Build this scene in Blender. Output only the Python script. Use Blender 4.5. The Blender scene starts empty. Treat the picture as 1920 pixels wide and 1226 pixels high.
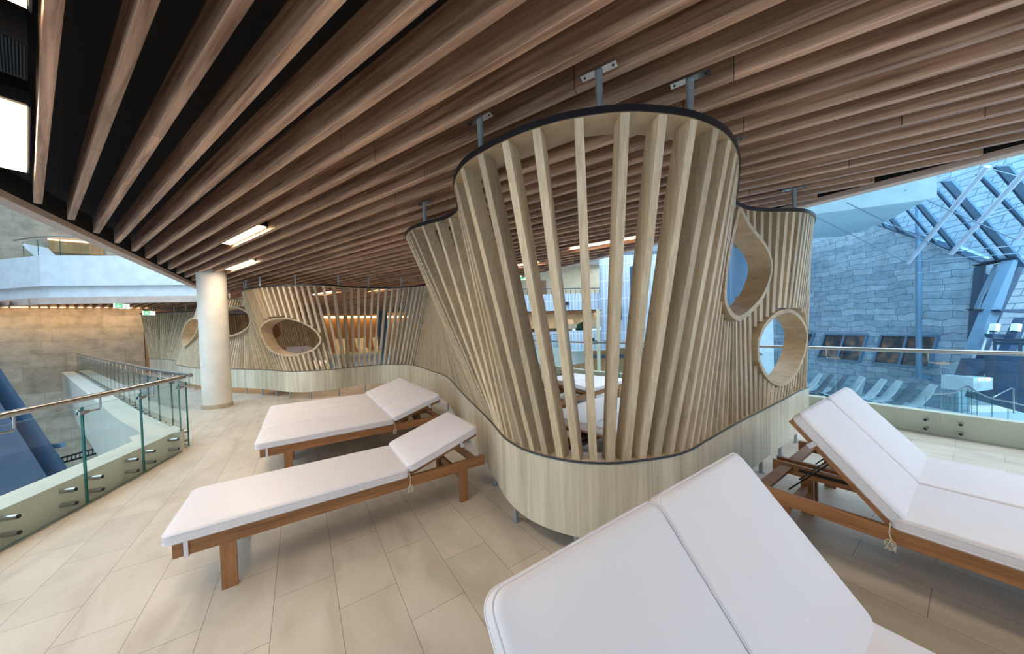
import bpy, bmesh, math, random
from mathutils import Vector, Matrix
random.seed(7)
R = math.radians
C = bpy.context.scene.collection
# ------------------------------------------------------------------ camera
W, HH, F, H = 1920, 1226, 588.0, 1.6
YAW, PITCH, ROLL, SHY = R(-34.02), R(-1.2), R(1.75), 14.0
_f = Vector((-math.sin(YAW)*math.cos(PITCH), math.cos(YAW)*math.cos(PITCH), math.sin(PITCH)))
_r = _f.cross(Vector((0, 0, 1))).normalized(); _u = _r.cross(_f)
RT = math.cos(ROLL)*_r - math.sin(ROLL)*_u
UP = math.sin(ROLL)*_r + math.cos(ROLL)*_u
CAM = Vector((0, 0, H))
def ray(x, y): return _f + (x-W/2)/F*RT - (y-HH/2-SHY)/F*UP
def az(x, y, z):                       # pixel -> point at height z
    d = ray(x, y); return CAM + d*((z-H)/d.z)
def dep(x, y, d): return CAM + ray(x, y)*d      # pixel -> point at depth d
def onplane(x, y, P, N):
    d = ray(x, y); return CAM + d*((P-CAM).dot(N)/d.dot(N))
cam = bpy.data.cameras.new('camera'); co = bpy.data.objects.new('camera', cam); C.objects.link(co)
cam.sensor_width = 36; cam.lens = F/W*36; cam.shift_y = SHY/W; cam.clip_start = .02; cam.clip_end = 300
M4 = Matrix((RT, UP, -_f)).transposed().to_4x4(); M4.translation = CAM
co.matrix_world = M4
bpy.context.scene.camera = co
# ------------------------------------------------------------------ materials
def lin(c):
    return tuple(((v/255)/12.92 if v/255 <= .04045 else ((v/255+.055)/1.055)**2.4) for v in c) + (1,)
def newmat(n):
    m = bpy.data.materials.new(n); m.use_nodes = True
    nt = m.node_tree; b = nt.nodes['Principled BSDF']; return m, nt, b
def nd(nt, t, **k):
    n = nt.nodes.new(t)
    for a, v in k.items(): setattr(n, a, v)
    return n
def ramp(nt, fac, stops):
    r = nd(nt, 'ShaderNodeValToRGB'); e = r.color_ramp.elements
    while len(e) < len(stops): e.new(.5)
    for i, (p, c) in enumerate(stops): e[i].position = p; e[i].color = c
    nt.links.new(fac, r.inputs[0]); return r.outputs[0]
def plain(n, c, rough=.5, metal=0., bump=0., bscale=60, var=.06):
    m, nt, b = newmat(n)
    tc = nd(nt, 'ShaderNodeTexCoord'); no = nd(nt, 'ShaderNodeTexNoise'); no.inputs['Scale'].default_value = 3; no.inputs['Detail'].default_value = 4
    nt.links.new(tc.outputs['Object'], no.inputs['Vector'])
    c0 = lin(c); d = tuple(v*(1-var) for v in c0[:3])+(1,); l = tuple(min(1, v*(1+var)) for v in c0[:3])+(1,)
    nt.links.new(ramp(nt, no.outputs['Fac'], [(.35, d), (.65, l)]), b.inputs['Base Color'])
    b.inputs['Roughness'].default_value = rough; b.inputs['Metallic'].default_value = metal
    if bump:
        n2 = nd(nt, 'ShaderNodeTexNoise'); n2.inputs['Scale'].default_value = bscale; n2.inputs['Detail'].default_value = 3
        nt.links.new(tc.outputs['Object'], n2.inputs['Vector'])
        bp = nd(nt, 'ShaderNodeBump'); bp.inputs['Strength'].default_value = bump; bp.inputs['Distance'].default_value = .01
        nt.links.new(n2.outputs['Fac'], bp.inputs['Height']); nt.links.new(bp.outputs[0], b.inputs['Normal'])
    return m
def wood(n, dark, light, scale=(40, 40, 1.5), rough=.5, bump=.15, big=.35, rndamt=.25, joint=None, coat=0, cr=(.3, .68)):
    m, nt, b = newmat(n); L = nt.links
    tc = nd(nt, 'ShaderNodeTexCoord'); oi = nd(nt, 'ShaderNodeObjectInfo')
    ad = nd(nt, 'ShaderNodeVectorMath', operation='ADD'); sc = nd(nt, 'ShaderNodeVectorMath', operation='SCALE')
    cx = nd(nt, 'ShaderNodeCombineXYZ')
    for i in range(3): L.new(oi.outputs['Random'], cx.inputs[i])
    L.new(cx.outputs[0], sc.inputs[0]); sc.inputs['Scale'].default_value = 37
    L.new(tc.outputs['Object'], ad.inputs[0]); L.new(sc.outputs[0], ad.inputs[1])
    mp = nd(nt, 'ShaderNodeMapping'); mp.inputs['Scale'].default_value = scale
    L.new(ad.outputs[0], mp.inputs[0])
    n1 = nd(nt, 'ShaderNodeTexNoise'); n1.inputs['Scale'].default_value = 1; n1.inputs['Detail'].default_value = 5; n1.inputs['Roughness'].default_value = .6; n1.inputs['Distortion'].default_value = .4
    L.new(mp.outputs[0], n1.inputs['Vector'])
    n2 = nd(nt, 'ShaderNodeTexNoise'); n2.inputs['Scale'].default_value = .22; n2.inputs['Detail'].default_value = 3
    L.new(mp.outputs[0], n2.inputs['Vector'])
    mx = nd(nt, 'ShaderNodeMix'); mx.data_type = 'FLOAT'; mx.inputs[0].default_value = big
    L.new(n1.outputs['Fac'], mx.inputs[2]); L.new(n2.outputs['Fac'], mx.inputs[3])
    fac = mx.outputs[0]
    if joint:                          # per-length change of tone where boards are joined (along axis joint[0])
        sp = nd(nt, 'ShaderNodeSeparateXYZ'); L.new(ad.outputs[0], sp.inputs[0])
        dv = nd(nt, 'ShaderNodeMath', operation='DIVIDE'); L.new(sp.outputs[joint[0]], dv.inputs[0]); dv.inputs[1].default_value = joint[1]
        fl = nd(nt, 'ShaderNodeMath', operation='FLOOR'); L.new(dv.outputs[0], fl.inputs[0])
        a2 = nd(nt, 'ShaderNodeMath', operation='ADD'); L.new(fl.outputs[0], a2.inputs[0]); L.new(oi.outputs['Random'], a2.inputs[1])
        wn = nd(nt, 'ShaderNodeTexWhiteNoise', noise_dimensions='1D'); L.new(a2.outputs[0], wn.inputs['W'])
        rv = wn.outputs['Value']
    else: rv = oi.outputs['Random']
    col = ramp(nt, fac, [(cr[0], lin(dark)), (cr[1], lin(light))])
    hs = nd(nt, 'ShaderNodeHueSaturation'); ml = nd(nt, 'ShaderNodeMapRange'); ml.inputs[3].default_value = 1-rndamt; ml.inputs[4].default_value = 1+rndamt*.6
    L.new(rv, ml.inputs[0]); L.new(ml.outputs[0], hs.inputs['Value']); L.new(col, hs.inputs['Color'])
    out = hs.outputs[0]
    if joint:
        fr = nd(nt, 'ShaderNodeMath', operation='FRACT'); L.new(dv.outputs[0], fr.inputs[0])
        lt = nd(nt, 'ShaderNodeMath', operation='LESS_THAN'); L.new(fr.outputs[0], lt.inputs[0]); lt.inputs[1].default_value = .004/joint[1]*1.2
        mc = nd(nt, 'ShaderNodeMix'); mc.data_type = 'RGBA'; L.new(lt.outputs[0], mc.inputs[0]); L.new(out, mc.inputs[6]); mc.inputs[7].default_value = lin((50, 35, 25)); out = mc.outputs[2]
    L.new(out, b.inputs['Base Color']); b.inputs['Roughness'].default_value = rough
    b.inputs['Coat Weight'].default_value = coat; b.inputs['Coat Roughness'].default_value = .25
    bp = nd(nt, 'ShaderNodeBump'); bp.inputs['Strength'].default_value = bump; bp.inputs['Distance'].default_value = .004
    L.new(n1.outputs['Fac'], bp.inputs['Height']); L.new(bp.outputs[0], b.inputs['Normal'])
    return m
OAK = wood('oak_slat', (174, 152, 122), (222, 202, 170), (45, 45, 2.2), .5, .12)
OAKH = wood('oak_board', (172, 146, 110), (214, 190, 154), (6, 6, 30), .5, .08, rndamt=.1)
PANEL = wood('whitewashed_oak_panel', (176, 164, 136), (236, 228, 206), (22, 22, 1.0), .38, .08, big=.5, rndamt=.05, coat=.25)
BATTEN = wood('larch_batten', (126, 84, 60), (222, 178, 146), (1.2, 26, 30), .45, .5, rndamt=.22, joint=(0, 3.1), coat=.04, cr=(.36, .62))
FASCIA = wood('fascia_timber', (196, 166, 148), (232, 208, 192), (20, 1.5, 20), .5, .1, rndamt=.1)
TEAK = wood('teak', (124, 80, 46), (186, 130, 82), (3, 42, 42), .42, .12, rndamt=.12)
TEAKV = wood('teak_upright', (118, 76, 44), (178, 124, 78), (42, 42, 3), .42, .12, rndamt=.12)
BLACK = plain('black_edge_band', (22, 23, 28), .4)
DSTRIP = plain('dark_grey_strip', (66, 70, 78), .35)
BLACKC = plain('black_ceiling', (24, 21, 19), .9)
STEEL = plain('brushed_steel', (178, 176, 172), .28, 1.0)
ZINC = plain('zinc_tube', (170, 178, 180), .38, .6)
DMETAL = plain('dark_metal', (48, 48, 50), .4, .7)
WHITE = plain('white_plaster', (228, 232, 234), .7)
COLW = plain('column_plaster', (228, 220, 206), .6, bump=.05)
CURB = plain('curb_stone', (206, 202, 186), .45, var=.05)
CUSH = plain('white_vinyl_cushion', (232, 226, 228), .42, bump=.06, bscale=9, var=.01)
CORD = plain('cream_cord', (214, 204, 180), .8)
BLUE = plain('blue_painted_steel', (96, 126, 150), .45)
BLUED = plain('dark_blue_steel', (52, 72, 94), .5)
TUBE = plain('pale_blue_tube', (176, 194, 210), .35)
GREYL = plain('light_grey_shell', (176, 192, 198), .5)
GREYD = plain('mid_grey_shell', (96, 112, 124), .5)
GREEN = plain('dark_green_leaves', (40, 84, 60), .8, bump=1, bscale=8, var=.5)
WARMW = wood('warm_timber_wall', (150, 104, 58), (196, 146, 90), (10, 10, .6), .5, .05, rndamt=.05)
CREAM = plain('cream_plaster', (226, 208, 172), .7)
TILE = plain('beige_tile_base', (190, 172, 146), .5)
def emis(n, c, s, base=(200, 200, 200)):
    m, nt, b = newmat(n); b.inputs['Base Color'].default_value = lin(base)
    b.inputs['Emission Color'].default_value = lin(c); b.inputs['Emission Strength'].default_value = s; return m
LAMP = emis('warm_diffuser', (255, 224, 178), 14)
COVE = emis('warm_cove_light', (255, 205, 140), 5)
EXITG = emis('exit_green', (40, 190, 110), 1.2); EXITW = emis('exit_white', (225, 255, 235), 1.6)
WINLIT = emis('lit_window_orange', (190, 110, 50), .35, (120, 80, 50))
def glassm(n, tint, fac=.05, rough=.02):
    m, nt, b = newmat(n); nt.nodes.remove(b); L = nt.links
    tr = nd(nt, 'ShaderNodeBsdfTransparent'); tr.inputs[0].default_value = tint
    gl = nd(nt, 'ShaderNodeBsdfGlossy'); gl.inputs['Roughness'].default_value = rough
    fr = nd(nt, 'ShaderNodeFresnel'); fr.inputs[0].default_value = 1.45
    mx = nd(nt, 'ShaderNodeMixShader'); gm = nd(nt, 'ShaderNodeNewGeometry'); iv = nd(nt, 'ShaderNodeMath', operation='SUBTRACT'); iv.inputs[0].default_value = 1; L.new(gm.outputs['Backfacing'], iv.inputs[1])
    mu = nd(nt, 'ShaderNodeMath', operation='MULTIPLY'); L.new(fr.outputs[0], mu.inputs[0]); L.new(iv.outputs[0], mu.inputs[1]); L.new(mu.outputs[0], mx.inputs[0]); L.new(tr.outputs[0], mx.inputs[1]); L.new(gl.outputs[0], mx.inputs[2])
    L.new(mx.outputs[0], nt.nodes['Material Output'].inputs[0]); return m
GLASS = glassm('clear_green_glass', (.94, .982, .972, 1))
ROOFG = glassm('roof_glass', (.86, .95, 1, 1))
GEDGE, _nt, _b = newmat('green_glass_edge'); _b.inputs['Base Color'].default_value = (.012, .13, .11, 1); _b.inputs['Roughness'].default_value = .15
POOL, _nt, _b = newmat('pool_water'); _b.inputs['Base Color'].default_value = (.10, .40, .75, 1); _b.inputs['Roughness'].default_value = .35; _b.inputs['Specular IOR Level'].default_value = .15
_n = nd(_nt, 'ShaderNodeTexNoise'); _n.inputs['Scale'].default_value = 3; _bp = nd(_nt, 'ShaderNodeBump'); _bp.inputs['Strength'].default_value = .3
_nt.links.new(_n.outputs['Fac'], _bp.inputs['Height']); _nt.links.new(_bp.outputs[0], _b.inputs['Normal'])
def darkglass(n, c):
    m, nt, b = newmat(n); b.inputs['Roughness'].default_value = .08; L = nt.links
    tc = nd(nt, 'ShaderNodeTexCoord'); no = nd(nt, 'ShaderNodeTexNoise'); no.inputs['Scale'].default_value = 1.7; no.inputs['Detail'].default_value = 6
    L.new(tc.outputs['Object'], no.inputs['Vector'])
    L.new(ramp(nt, no.outputs['Fac'], [(.42, lin((34, 46, 54))), (.55, lin(c)), (.68, lin((150, 104, 76)))]), b.inputs['Base Color']); return m
WINP = darkglass('dim_window_pane', (90, 74, 66))
def stone(n, c1, c2, mortar, bw, rh, ms, vec='wall', distort=.05, bump=.6, rough=.7, rnd=.5):
    m, nt, b = newmat(n); L = nt.links
    tc = nd(nt, 'ShaderNodeTexCoord'); out = tc.outputs['UV']
    no = nd(nt, 'ShaderNodeTexNoise'); no.inputs['Scale'].default_value = 1.1; no.inputs['Detail'].default_value = 4
    L.new(out, no.inputs['Vector'])
    ms_ = nd(nt, 'ShaderNodeVectorMath', operation='SCALE'); L.new(no.outputs['Color'], ms_.inputs[0]); ms_.inputs['Scale'].default_value = distort
    ad = nd(nt, 'ShaderNodeVectorMath', operation='ADD'); L.new(out, ad.inputs[0]); L.new(ms_.outputs[0], ad.inputs[1])
    br = nd(nt, 'ShaderNodeTexBrick'); br.offset = .37; br.squash = 1.3; br.squash_frequency = 3
    br.inputs['Scale'].default_value = 1; br.inputs['Brick Width'].default_value = bw; br.inputs['Row Height'].default_value = rh
    br.inputs['Mortar Size'].default_value = ms; br.inputs['Mortar Smooth'].default_value = .3; br.inputs['Bias'].default_value = 0
    br.inputs['Color1'].default_value = lin(c1); br.inputs['Color2'].default_value = lin(c2); br.inputs['Mortar'].default_value = lin(mortar)
    L.new(ad.outputs[0], br.inputs['Vector'])
    n2 = nd(nt, 'ShaderNodeTexNoise'); n2.inputs['Scale'].default_value = 2.3; n2.inputs['Detail'].default_value = 7; n2.inputs['Roughness'].default_value = .65
    L.new(out, n2.inputs['Vector'])
    mx = nd(nt, 'ShaderNodeMix'); mx.data_type = 'RGBA'; mx.blend_type = 'MULTIPLY'; mx.inputs[0].default_value = rnd
    L.new(br.outputs['Color'], mx.inputs[6]); L.new(ramp(nt, n2.outputs['Fac'], [(.3, (.45, .45, .45, 1)), (.62, (1.1, 1.1, 1.1, 1))]), mx.inputs[7])
    L.new(mx.outputs[2], b.inputs['Base Color']); b.inputs['Roughness'].default_value = rough
    ma = nd(nt, 'ShaderNodeMath', operation='SUBTRACT'); L.new(n2.outputs['Fac'], ma.inputs[0]); L.new(br.outputs['Fac'], ma.inputs[1])
    bp = nd(nt, 'ShaderNodeBump'); bp.inputs['Strength'].default_value = bump; bp.inputs['Distance'].default_value = .04
    L.new(ma.outputs[0], bp.inputs['Height']); L.new(bp.outputs[0], b.inputs['Normal']); return m
SANDST = stone('sandstone_wall', (196, 178, 154), (176, 156, 130), (164, 144, 120), 1.7, .55, .008, distort=.02, bump=.12, rnd=.65)
SLATE = stone('rough_stone_wall', (168, 190, 202), (136, 162, 178), (88, 108, 126), 1.1, .33, .010, distort=.5, bump=1, rnd=.55)
SLATEO = stone('outer_stone_wall', (186, 200, 210), (170, 186, 198), (118, 136, 150), .9, .36, .02, distort=.18, bump=.9, rnd=.4)
def perf():
    m, nt, b = newmat('white_perforated_panel'); L = nt.links
    tc = nd(nt, 'ShaderNodeTexCoord'); br = nd(nt, 'ShaderNodeTexBrick'); br.offset = 0; br.inputs['Scale'].default_value = 1
    br.inputs['Brick Width'].default_value = .22; br.inputs['Row Height'].default_value = 1.1; br.inputs['Mortar Size'].default_value = .035
    br.inputs['Color1'].default_value = lin((198, 206, 216)); br.inputs['Color2'].default_value = lin((176, 188, 204)); br.inputs['Mortar'].default_value = lin((226, 230, 236))
    L.new(tc.outputs['UV'], br.inputs['Vector']); L.new(br.outputs['Color'], b.inputs['Base Color']); b.inputs['Roughness'].default_value = .6; return m
PERF = perf()
def floor_mat():
    m, nt, b = newmat('beige_floor_tile'); L = nt.links
    tc = nd(nt, 'ShaderNodeTexCoord'); sp = nd(nt, 'ShaderNodeSeparateXYZ'); L.new(tc.outputs['Object'], sp.inputs[0])
    cb = nd(nt, 'ShaderNodeCombineXYZ')
    a = nd(nt, 'ShaderNodeMath', operation='ADD'); L.new(sp.outputs[1], a.inputs[0]); a.inputs[1].default_value = 64.0-2.065
    c = nd(nt, 'ShaderNodeMath', operation='ADD'); L.new(sp.outputs[0], c.inputs[0]); c.inputs[1].default_value = .19+.32*40
    L.new(a.outputs[0], cb.inputs[0]); L.new(c.outputs[0], cb.inputs[1])
    br = nd(nt, 'ShaderNodeTexBrick'); br.offset = .5; br.offset_frequency = 2; br.inputs['Scale'].default_value = 1
    br.inputs['Brick Width'].default_value = .64; br.inputs['Row Height'].default_value = .32; br.inputs['Mortar Size'].default_value = .0016; br.inputs['Mortar Smooth'].default_value = .1; br.inputs['Bias'].default_value = 0
    br.inputs['Color1'].default_value = (.93, .93, .93, 1); br.inputs['Color2'].default_value = (1.03, 1.03, 1.03, 1); br.inputs['Mortar'].default_value = (.34, .31, .28, 1)
    L.new(cb.outputs[0], br.inputs['Vector'])
    n1 = nd(nt, 'ShaderNodeTexNoise'); n1.inputs['Scale'].default_value = 2.2; n1.inputs['Detail'].default_value = 6; n1.inputs['Distortion'].default_value = .9
    mp = nd(nt, 'ShaderNodeMapping'); mp.inputs['Scale'].default_value = (1.8, .7, 1); mp.inputs['Rotation'].default_value = (0, 0, .25)
    L.new(tc.outputs['Object'], mp.inputs[0]); L.new(mp.outputs[0], n1.inputs['Vector'])
    base = ramp(nt, n1.outputs['Fac'], [(.3, lin((192, 178, 160))), (.5, lin((208, 195, 177))), (.7, lin((216, 204, 188)))])
    n2 = nd(nt, 'ShaderNodeTexNoise'); n2.inputs['Scale'].default_value = 170; n2.inputs['Detail'].default_value = 2
    L.new(tc.outputs['Object'], n2.inputs['Vector'])
    sp2 = ramp(nt, n2.outputs['Fac'], [(.36, (.9, .89, .87, 1)), (.55, (1, 1, 1, 1))])
    m1 = nd(nt, 'ShaderNodeMix'); m1.data_type = 'RGBA'; m1.blend_type = 'MULTIPLY'; m1.inputs[0].default_value = 1
    L.new(base, m1.inputs[6]); L.new(br.outputs['Color'], m1.inputs[7])
    m2 = nd(nt, 'ShaderNodeMix'); m2.data_type = 'RGBA'; m2.blend_type = 'MULTIPLY'; m2.inputs[0].default_value = 1
    L.new(m1.outputs[2], m2.inputs[6]); L.new(sp2, m2.inputs[7])
    L.new(m2.outputs[2], b.inputs['Base Color']); b.inputs['Roughness'].default_value = .42
    bp = nd(nt, 'ShaderNodeBump'); bp.inputs['Strength'].default_value = .25; bp.inputs['Distance'].default_value = .003; bp.invert = True
    L.new(br.outputs['Fac'], bp.inputs['Height']); L.new(bp.outputs[0], b.inputs['Normal']); return m
FLOOR = floor_mat()
# ------------------------------------------------------------------ mesh helpers
def V(*a): return Vector(a)
def link(name, me, parent=None, smooth=False):
    o = bpy.data.objects.new(name, me); C.objects.link(o)
    if parent: o.parent = parent
    if smooth:
        for p in me.polygons: p.use_smooth = True
    return o
class MB:
    def __init__(s): s.v = []; s.f = []; s.m = []; s.mats = []
    def mi(s, mat):
        if mat not in s.mats: s.mats.append(mat)
        return s.mats.index(mat)
    def hexa(s, p, mat):               # 8 points: bottom loop 0-3, top loop 4-7
        b = len(s.v); s.v += [Vector(q) for q in p]; k = s.mi(mat)
        for f in ((3, 2, 1, 0), (4, 5, 6, 7), (0, 1, 5, 4), (1, 2, 6, 5), (2, 3, 7, 6), (3, 0, 4, 7)):
            s.f.append([b+i for i in f]); s.m.append(k)
    def box(s, c, d, mat, rz=0):
        x, y, z = [q/2 for q in d]; cs, sn = math.cos(rz), math.sin(rz); P = []
        for zz in (-z, z):
            for xx, yy in ((-x, -y), (x, -y), (x, y), (-x, y)): P.append((c[0]+xx*cs-yy*sn, c[1]+xx*sn+yy*cs, c[2]+zz))
        s.hexa(P, mat)
    def beam(s, a, b, w, h, mat, up=V(0, 0, 1)):    # bar from a to b; w sideways, h along up
        a = Vector(a); b = Vector(b); d = (b-a).normalized(); sd = d.cross(up)
        if sd.length < 1e-4: sd = d.cross(V(0, 1, 0))
        sd.normalize(); u = sd.cross(d).normalized(); P = []
        for q in (a, b):
            for i, j in ((-1, -1), (1, -1), (1, 1), (-1, 1)): P.append(q+sd*(i*w/2)+u*(j*h/2))
        s.hexa(P, mat)
    def tube(s, pts, r, mat, n=10, closed=False):
        pts = [Vector(p) for p in pts]; rings = []; k = s.mi(mat); N = len(pts)
        for i, p in enumerate(pts):
            a = pts[i-1] if (i or closed) else p; b = pts[(i+1) % N] if (i < N-1 or closed) else p
            d = (b-a).normalized(); u = V(0, 0, 1) if abs(d.z) < .9 else V(1, 0, 0)
            x = d.cross(u).normalized(); y = x.cross(d); base = len(s.v)
            for j in range(n):
                t = 2*math.pi*j/n; s.v.append(p+(x*math.cos(t)+y*math.sin(t))*r)
            rings.append(base)
        for i in range(N if closed else N-1):
            a, b = rings[i], rings[(i+1) % N]
            for j in range(n): s.f.append([a+j, b+j, b+(j+1) % n, a+(j+1) % n]); s.m.append(k)
        if not closed:
            s.f.append([rings[0]+j for j in range(n)]); s.m.append(k)
            s.f.append([rings[-1]+j for j in reversed(range(n))]); s.m.append(k)
    def sweep(s, sec, mat, closed=False):  # sec: list of cross-section loops (equal length), joined
        k = s.mi(mat); b = []; n = len(sec[0])
        for q in sec: b.append(len(s.v)); s.v += [Vector(p) for p in q]
        N = len(sec)
        for i in range(N if closed else N-1):
            a, c = b[i], b[(i+1) % N]
            for j in range(n): s.f.append([a+j, a+(j+1) % n, c+(j+1) % n, c+j]); s.m.append(k)
        if not closed:
            s.f.append([b[0]+j for j in reversed(range(n))]); s.m.append(k); s.f.append([b[-1]+j for j in range(n)]); s.m.append(k)
    def prism(s, poly, z0, z1, mat):
        n = len(poly); b = len(s.v); k = s.mi(mat)
        s.v += [V(p[0], p[1], z0) for p in poly]+[V(p[0], p[1], z1) for p in poly]
        s.f.append([b+i for i in reversed(range(n))]); s.f.append([b+n+i for i in range(n)]); s.m += [k, k]
        for i in range(n): s.f.append([b+i, b+(i+1) % n, b+n+(i+1) % n, b+n+i]); s.m.append(k)
    def slabpoly(s, pts, off, mat):      # planar polygon in 3-D, thickened by vector off
        n = len(pts); b = len(s.v); k = s.mi(mat); pts = [Vector(p) for p in pts]
        s.v += pts+[p+off for p in pts]
        s.f.append([b+i for i in range(n)]); s.f.append([b+n+i for i in reversed(range(n))]); s.m += [k, k]
        for i in range(n): s.f.append([b+i, b+n+i, b+n+(i+1) % n, b+(i+1) % n]); s.m.append(k)
    def build(s, name, parent=None, smooth=False, uv=None, center=True):
        me = bpy.data.meshes.new(name); off = V(0, 0, 0)
        if center and s.v and parent is None:
            mn = [min(p[i] for p in s.v) for i in range(3)]; mxx = [max(p[i] for p in s.v) for i in range(3)]
            off = V((mn[0]+mxx[0])/2, (mn[1]+mxx[1])/2, mn[2])
        me.from_pydata([tuple(p-off) for p in s.v], [], s.f)
        for mm in s.mats: me.materials.append(mm)
        for p, k in zip(me.polygons, s.m): p.material_index = k
        bm = bmesh.new(); bm.from_mesh(me); bmesh.ops.recalc_face_normals(bm, faces=bm.faces); bm.to_mesh(me); bm.free()
        if uv:                          # planar uv from two axes in world space
            l = me.uv_layers.new(name='UVMap')
            for lp in me.loops:
                p = me.vertices[lp.vertex_index].co+off; l.data[lp.index].uv = (p.dot(uv[0]), p.dot(uv[1]))
        o = link(name, me, parent); o.location = off
        if smooth: smooth_by_angle(o)
        return o
def smooth_by_angle(o, a=40):
    me = o.data
    bm = bmesh.new(); bm.from_mesh(me)
    for f in bm.faces: f.smooth = True
    for e in bm.edges:
        if len(e.link_faces) == 2 and e.calc_face_angle(0) > R(a): e.smooth = False
    bm.to_mesh(me); bm.free()
def tag(o, label, cat, group=None, kind=None):
    o['label'] = label; o['category'] = cat
    if group: o['group'] = group
    if kind: o['kind'] = kind
    return o
def struct(o): o['kind'] = 'structure'; return o
def empty(name, loc, rz=0):
    o = bpy.data.objects.new(name, None); C.objects.link(o); o.location = loc; o.rotation_euler = (0, 0, rz); o.empty_display_size = .1; return o
def copy_tree(o, parent=None):
    c = o.copy(); C.objects.link(c)
    if parent: c.parent = parent
    for ch in list(o.children): copy_tree(ch, c)
    return c
def adopt(o, parent):                   # keep the world place of a child of an unrotated root
    o.parent = parent; o.location = o.location-parent.location; return o
# ------------------------------------------------------------------ curves
def catmull(P, n=14):
    P = [Vector(p) for p in P]; Q = [P[0]*2-P[1]]+P+[P[-1]*2-P[-2]]; out = []
    for i in range(1, len(Q)-2):
        p0, p1, p2, p3 = Q[i-1:i+3]
        t0 = 0; t1 = t0+(p1-p0).length**.5; t2 = t1+(p2-p1).length**.5; t3 = t2+(p3-p2).length**.5
        for k in range(n):
            t = t1+(t2-t1)*k/n
            A1 = p0*((t1-t)/(t1-t0))+p1*((t-t0)/(t1-t0)); A2 = p1*((t2-t)/(t2-t1))+p2*((t-t1)/(t2-t1)); A3 = p2*((t3-t)/(t3-t2))+p3*((t-t2)/(t3-t2))
            B1 = A1*((t2-t)/(t2-t0))+A2*((t-t0)/(t2-t0)); B2 = A2*((t3-t)/(t3-t1))+A3*((t-t1)/(t3-t1))
            out.append(B1*((t2-t)/(t2-t1))+B2*((t-t1)/(t2-t1)))
    out.append(P[-1]); return out
class Curve:
    def __init__(s, pts):
        s.p = catmull([(x, y, 0) for x, y in pts]); s.a = [0]
        for i in range(1, len(s.p)): s.a.append(s.a[-1]+(s.p[i]-s.p[i-1]).length)
    def at(s, t):
        t = max(0, min(s.a[-1], t))
        import bisect
        i = min(len(s.a)-2, max(0, bisect.bisect_right(s.a, t)-1)); k = (t-s.a[i])/max(1e-9, s.a[i+1]-s.a[i])
        return s.p[i].lerp(s.p[i+1], k)
    def tan(s, t, e=.06): return (s.at(t+e)-s.at(t-e)).normalized()
    def near(s, q):
        q = V(q[0], q[1], 0); i = min(range(len(s.p)), key=lambda i: (s.p[i]-q).length); return s.a[i]
def interp(x, xs, ys):
    for i in range(len(xs)-1):
        if x <= xs[i+1]: break
    return ys[i]+(ys[i+1]-ys[i])*(x-xs[i])/(xs[i+1]-xs[i])
T_ALL = [(5.3,1.13),(4.99,1.04),(4.75,1.02),(4.55,1.04),(4.4,1.1),(4.23,1.2),(4.03,1.29),(3.84,1.33),(3.6,1.32),(3.25,1.18),(2.9,1.04),(2.56,.92),(2.25,.86),(2.08,.86),(1.88,.89),(1.71,.95),(1.53,1.04),(1.4,1.14),(1.25,1.3),(1.12,1.52),(1.02,1.81),(.99,2.0),(1.01,2.18),(1.08,2.39),(1.21,2.62),(1.31,2.84),(1.29,3.1),(1.18,3.34),(1.09,3.6),(1.12,3.95),(1.35,4.4),(1.75,5.1),(2.15,5.9),(2.5,6.7),(2.69,7.4),(2.68,7.9),(2.44,8.36),(2.03,8.76),(1.6,8.9),(1.12,8.94),(.53,8.75),(.01,9.0),(-.63,9.52),(-.9,9.85),(-1.12,10.28),(-1.25,10.9),(-1.29,11.7),(-1.4,12.4),(-1.82,13.1),(-2.5,14.3),(-3.0,15.6),(-3.2,16.5),(-3.35,17.8),(-3.92,19.4),(-4.43,20.0),(-5.25,20.6),(-6.02,21.3)]
B_ALL = [(5.6,1.25),(5.1,1.25),(4.63,1.23),(3.93,1.21),(3.21,1.19),(2.61,1.16),(2.24,1.14),(2.09,1.16),(1.96,1.2),(1.84,1.25),(1.69,1.32),(1.6,1.39),(1.51,1.48),(1.43,1.61),(1.38,1.74),(1.35,1.88),(1.35,2.01),(1.37,2.18),(1.48,2.55),(1.61,3.03),(1.78,3.71),(2.07,4.78),(2.27,5.52),(2.37,6.1),(2.4,6.93),(2.46,8.0),(2.39,8.51),(2.15,8.88),(1.75,9.2),(1.23,9.24),(.76,9.12),(.18,9.15),(-.09,9.32),(-.36,9.67),(-.65,10.23),(-.96,10.74),(-1.44,11.41),(-2.33,12.54),(-2.72,13.27),(-3.2,14.43),(-3.6,15.5),(-3.9,16.8),(-4.38,18.6),(-4.88,19.7),(-5.71,20.96)]
ZB, ZT, ZP = .70, 2.75, .18
TC, BC = Curve(T_ALL), Curve(B_ALL)
KEYS = [((5.3,1.13),(5.6,1.25)),((4.56,1.04),(4.45,1.22)),((4.24,1.19),(4.0,1.21)),((2.95,1.06),(2.45,1.15)),((2.25,.86),(2.05,1.17)),((1.57,1.02),(1.69,1.32)),((1.17,1.42),(1.5,1.5)),((.995,1.93),(1.38,1.76)),((1.05,2.3),(1.35,1.93)),((1.31,2.84),(1.37,2.16)),((1.09,3.7),(1.5,2.65)),((2.71,7.5),(2.44,8.2)),((2.44,8.36),(2.15,8.88)),((1.0,8.94),(1.05,9.2)),((.38,8.8),(.74,9.12)),((-1.12,10.28),(-.55,10.05)),((-1.29,12.0),(-1.55,11.55)),((-3.1,16.0),(-3.3,14.7)),((-3.4,17.9),(-3.9,16.8)),((-4.2,19.75),(-4.6,19.2)),((-6.02,21.3),(-5.71,20.96))]
KB = [BC.near(b) for t, b in KEYS]; KT = [TC.near(t) for t, b in KEYS]
def t_of_b(b): return interp(b, KB, KT)
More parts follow.
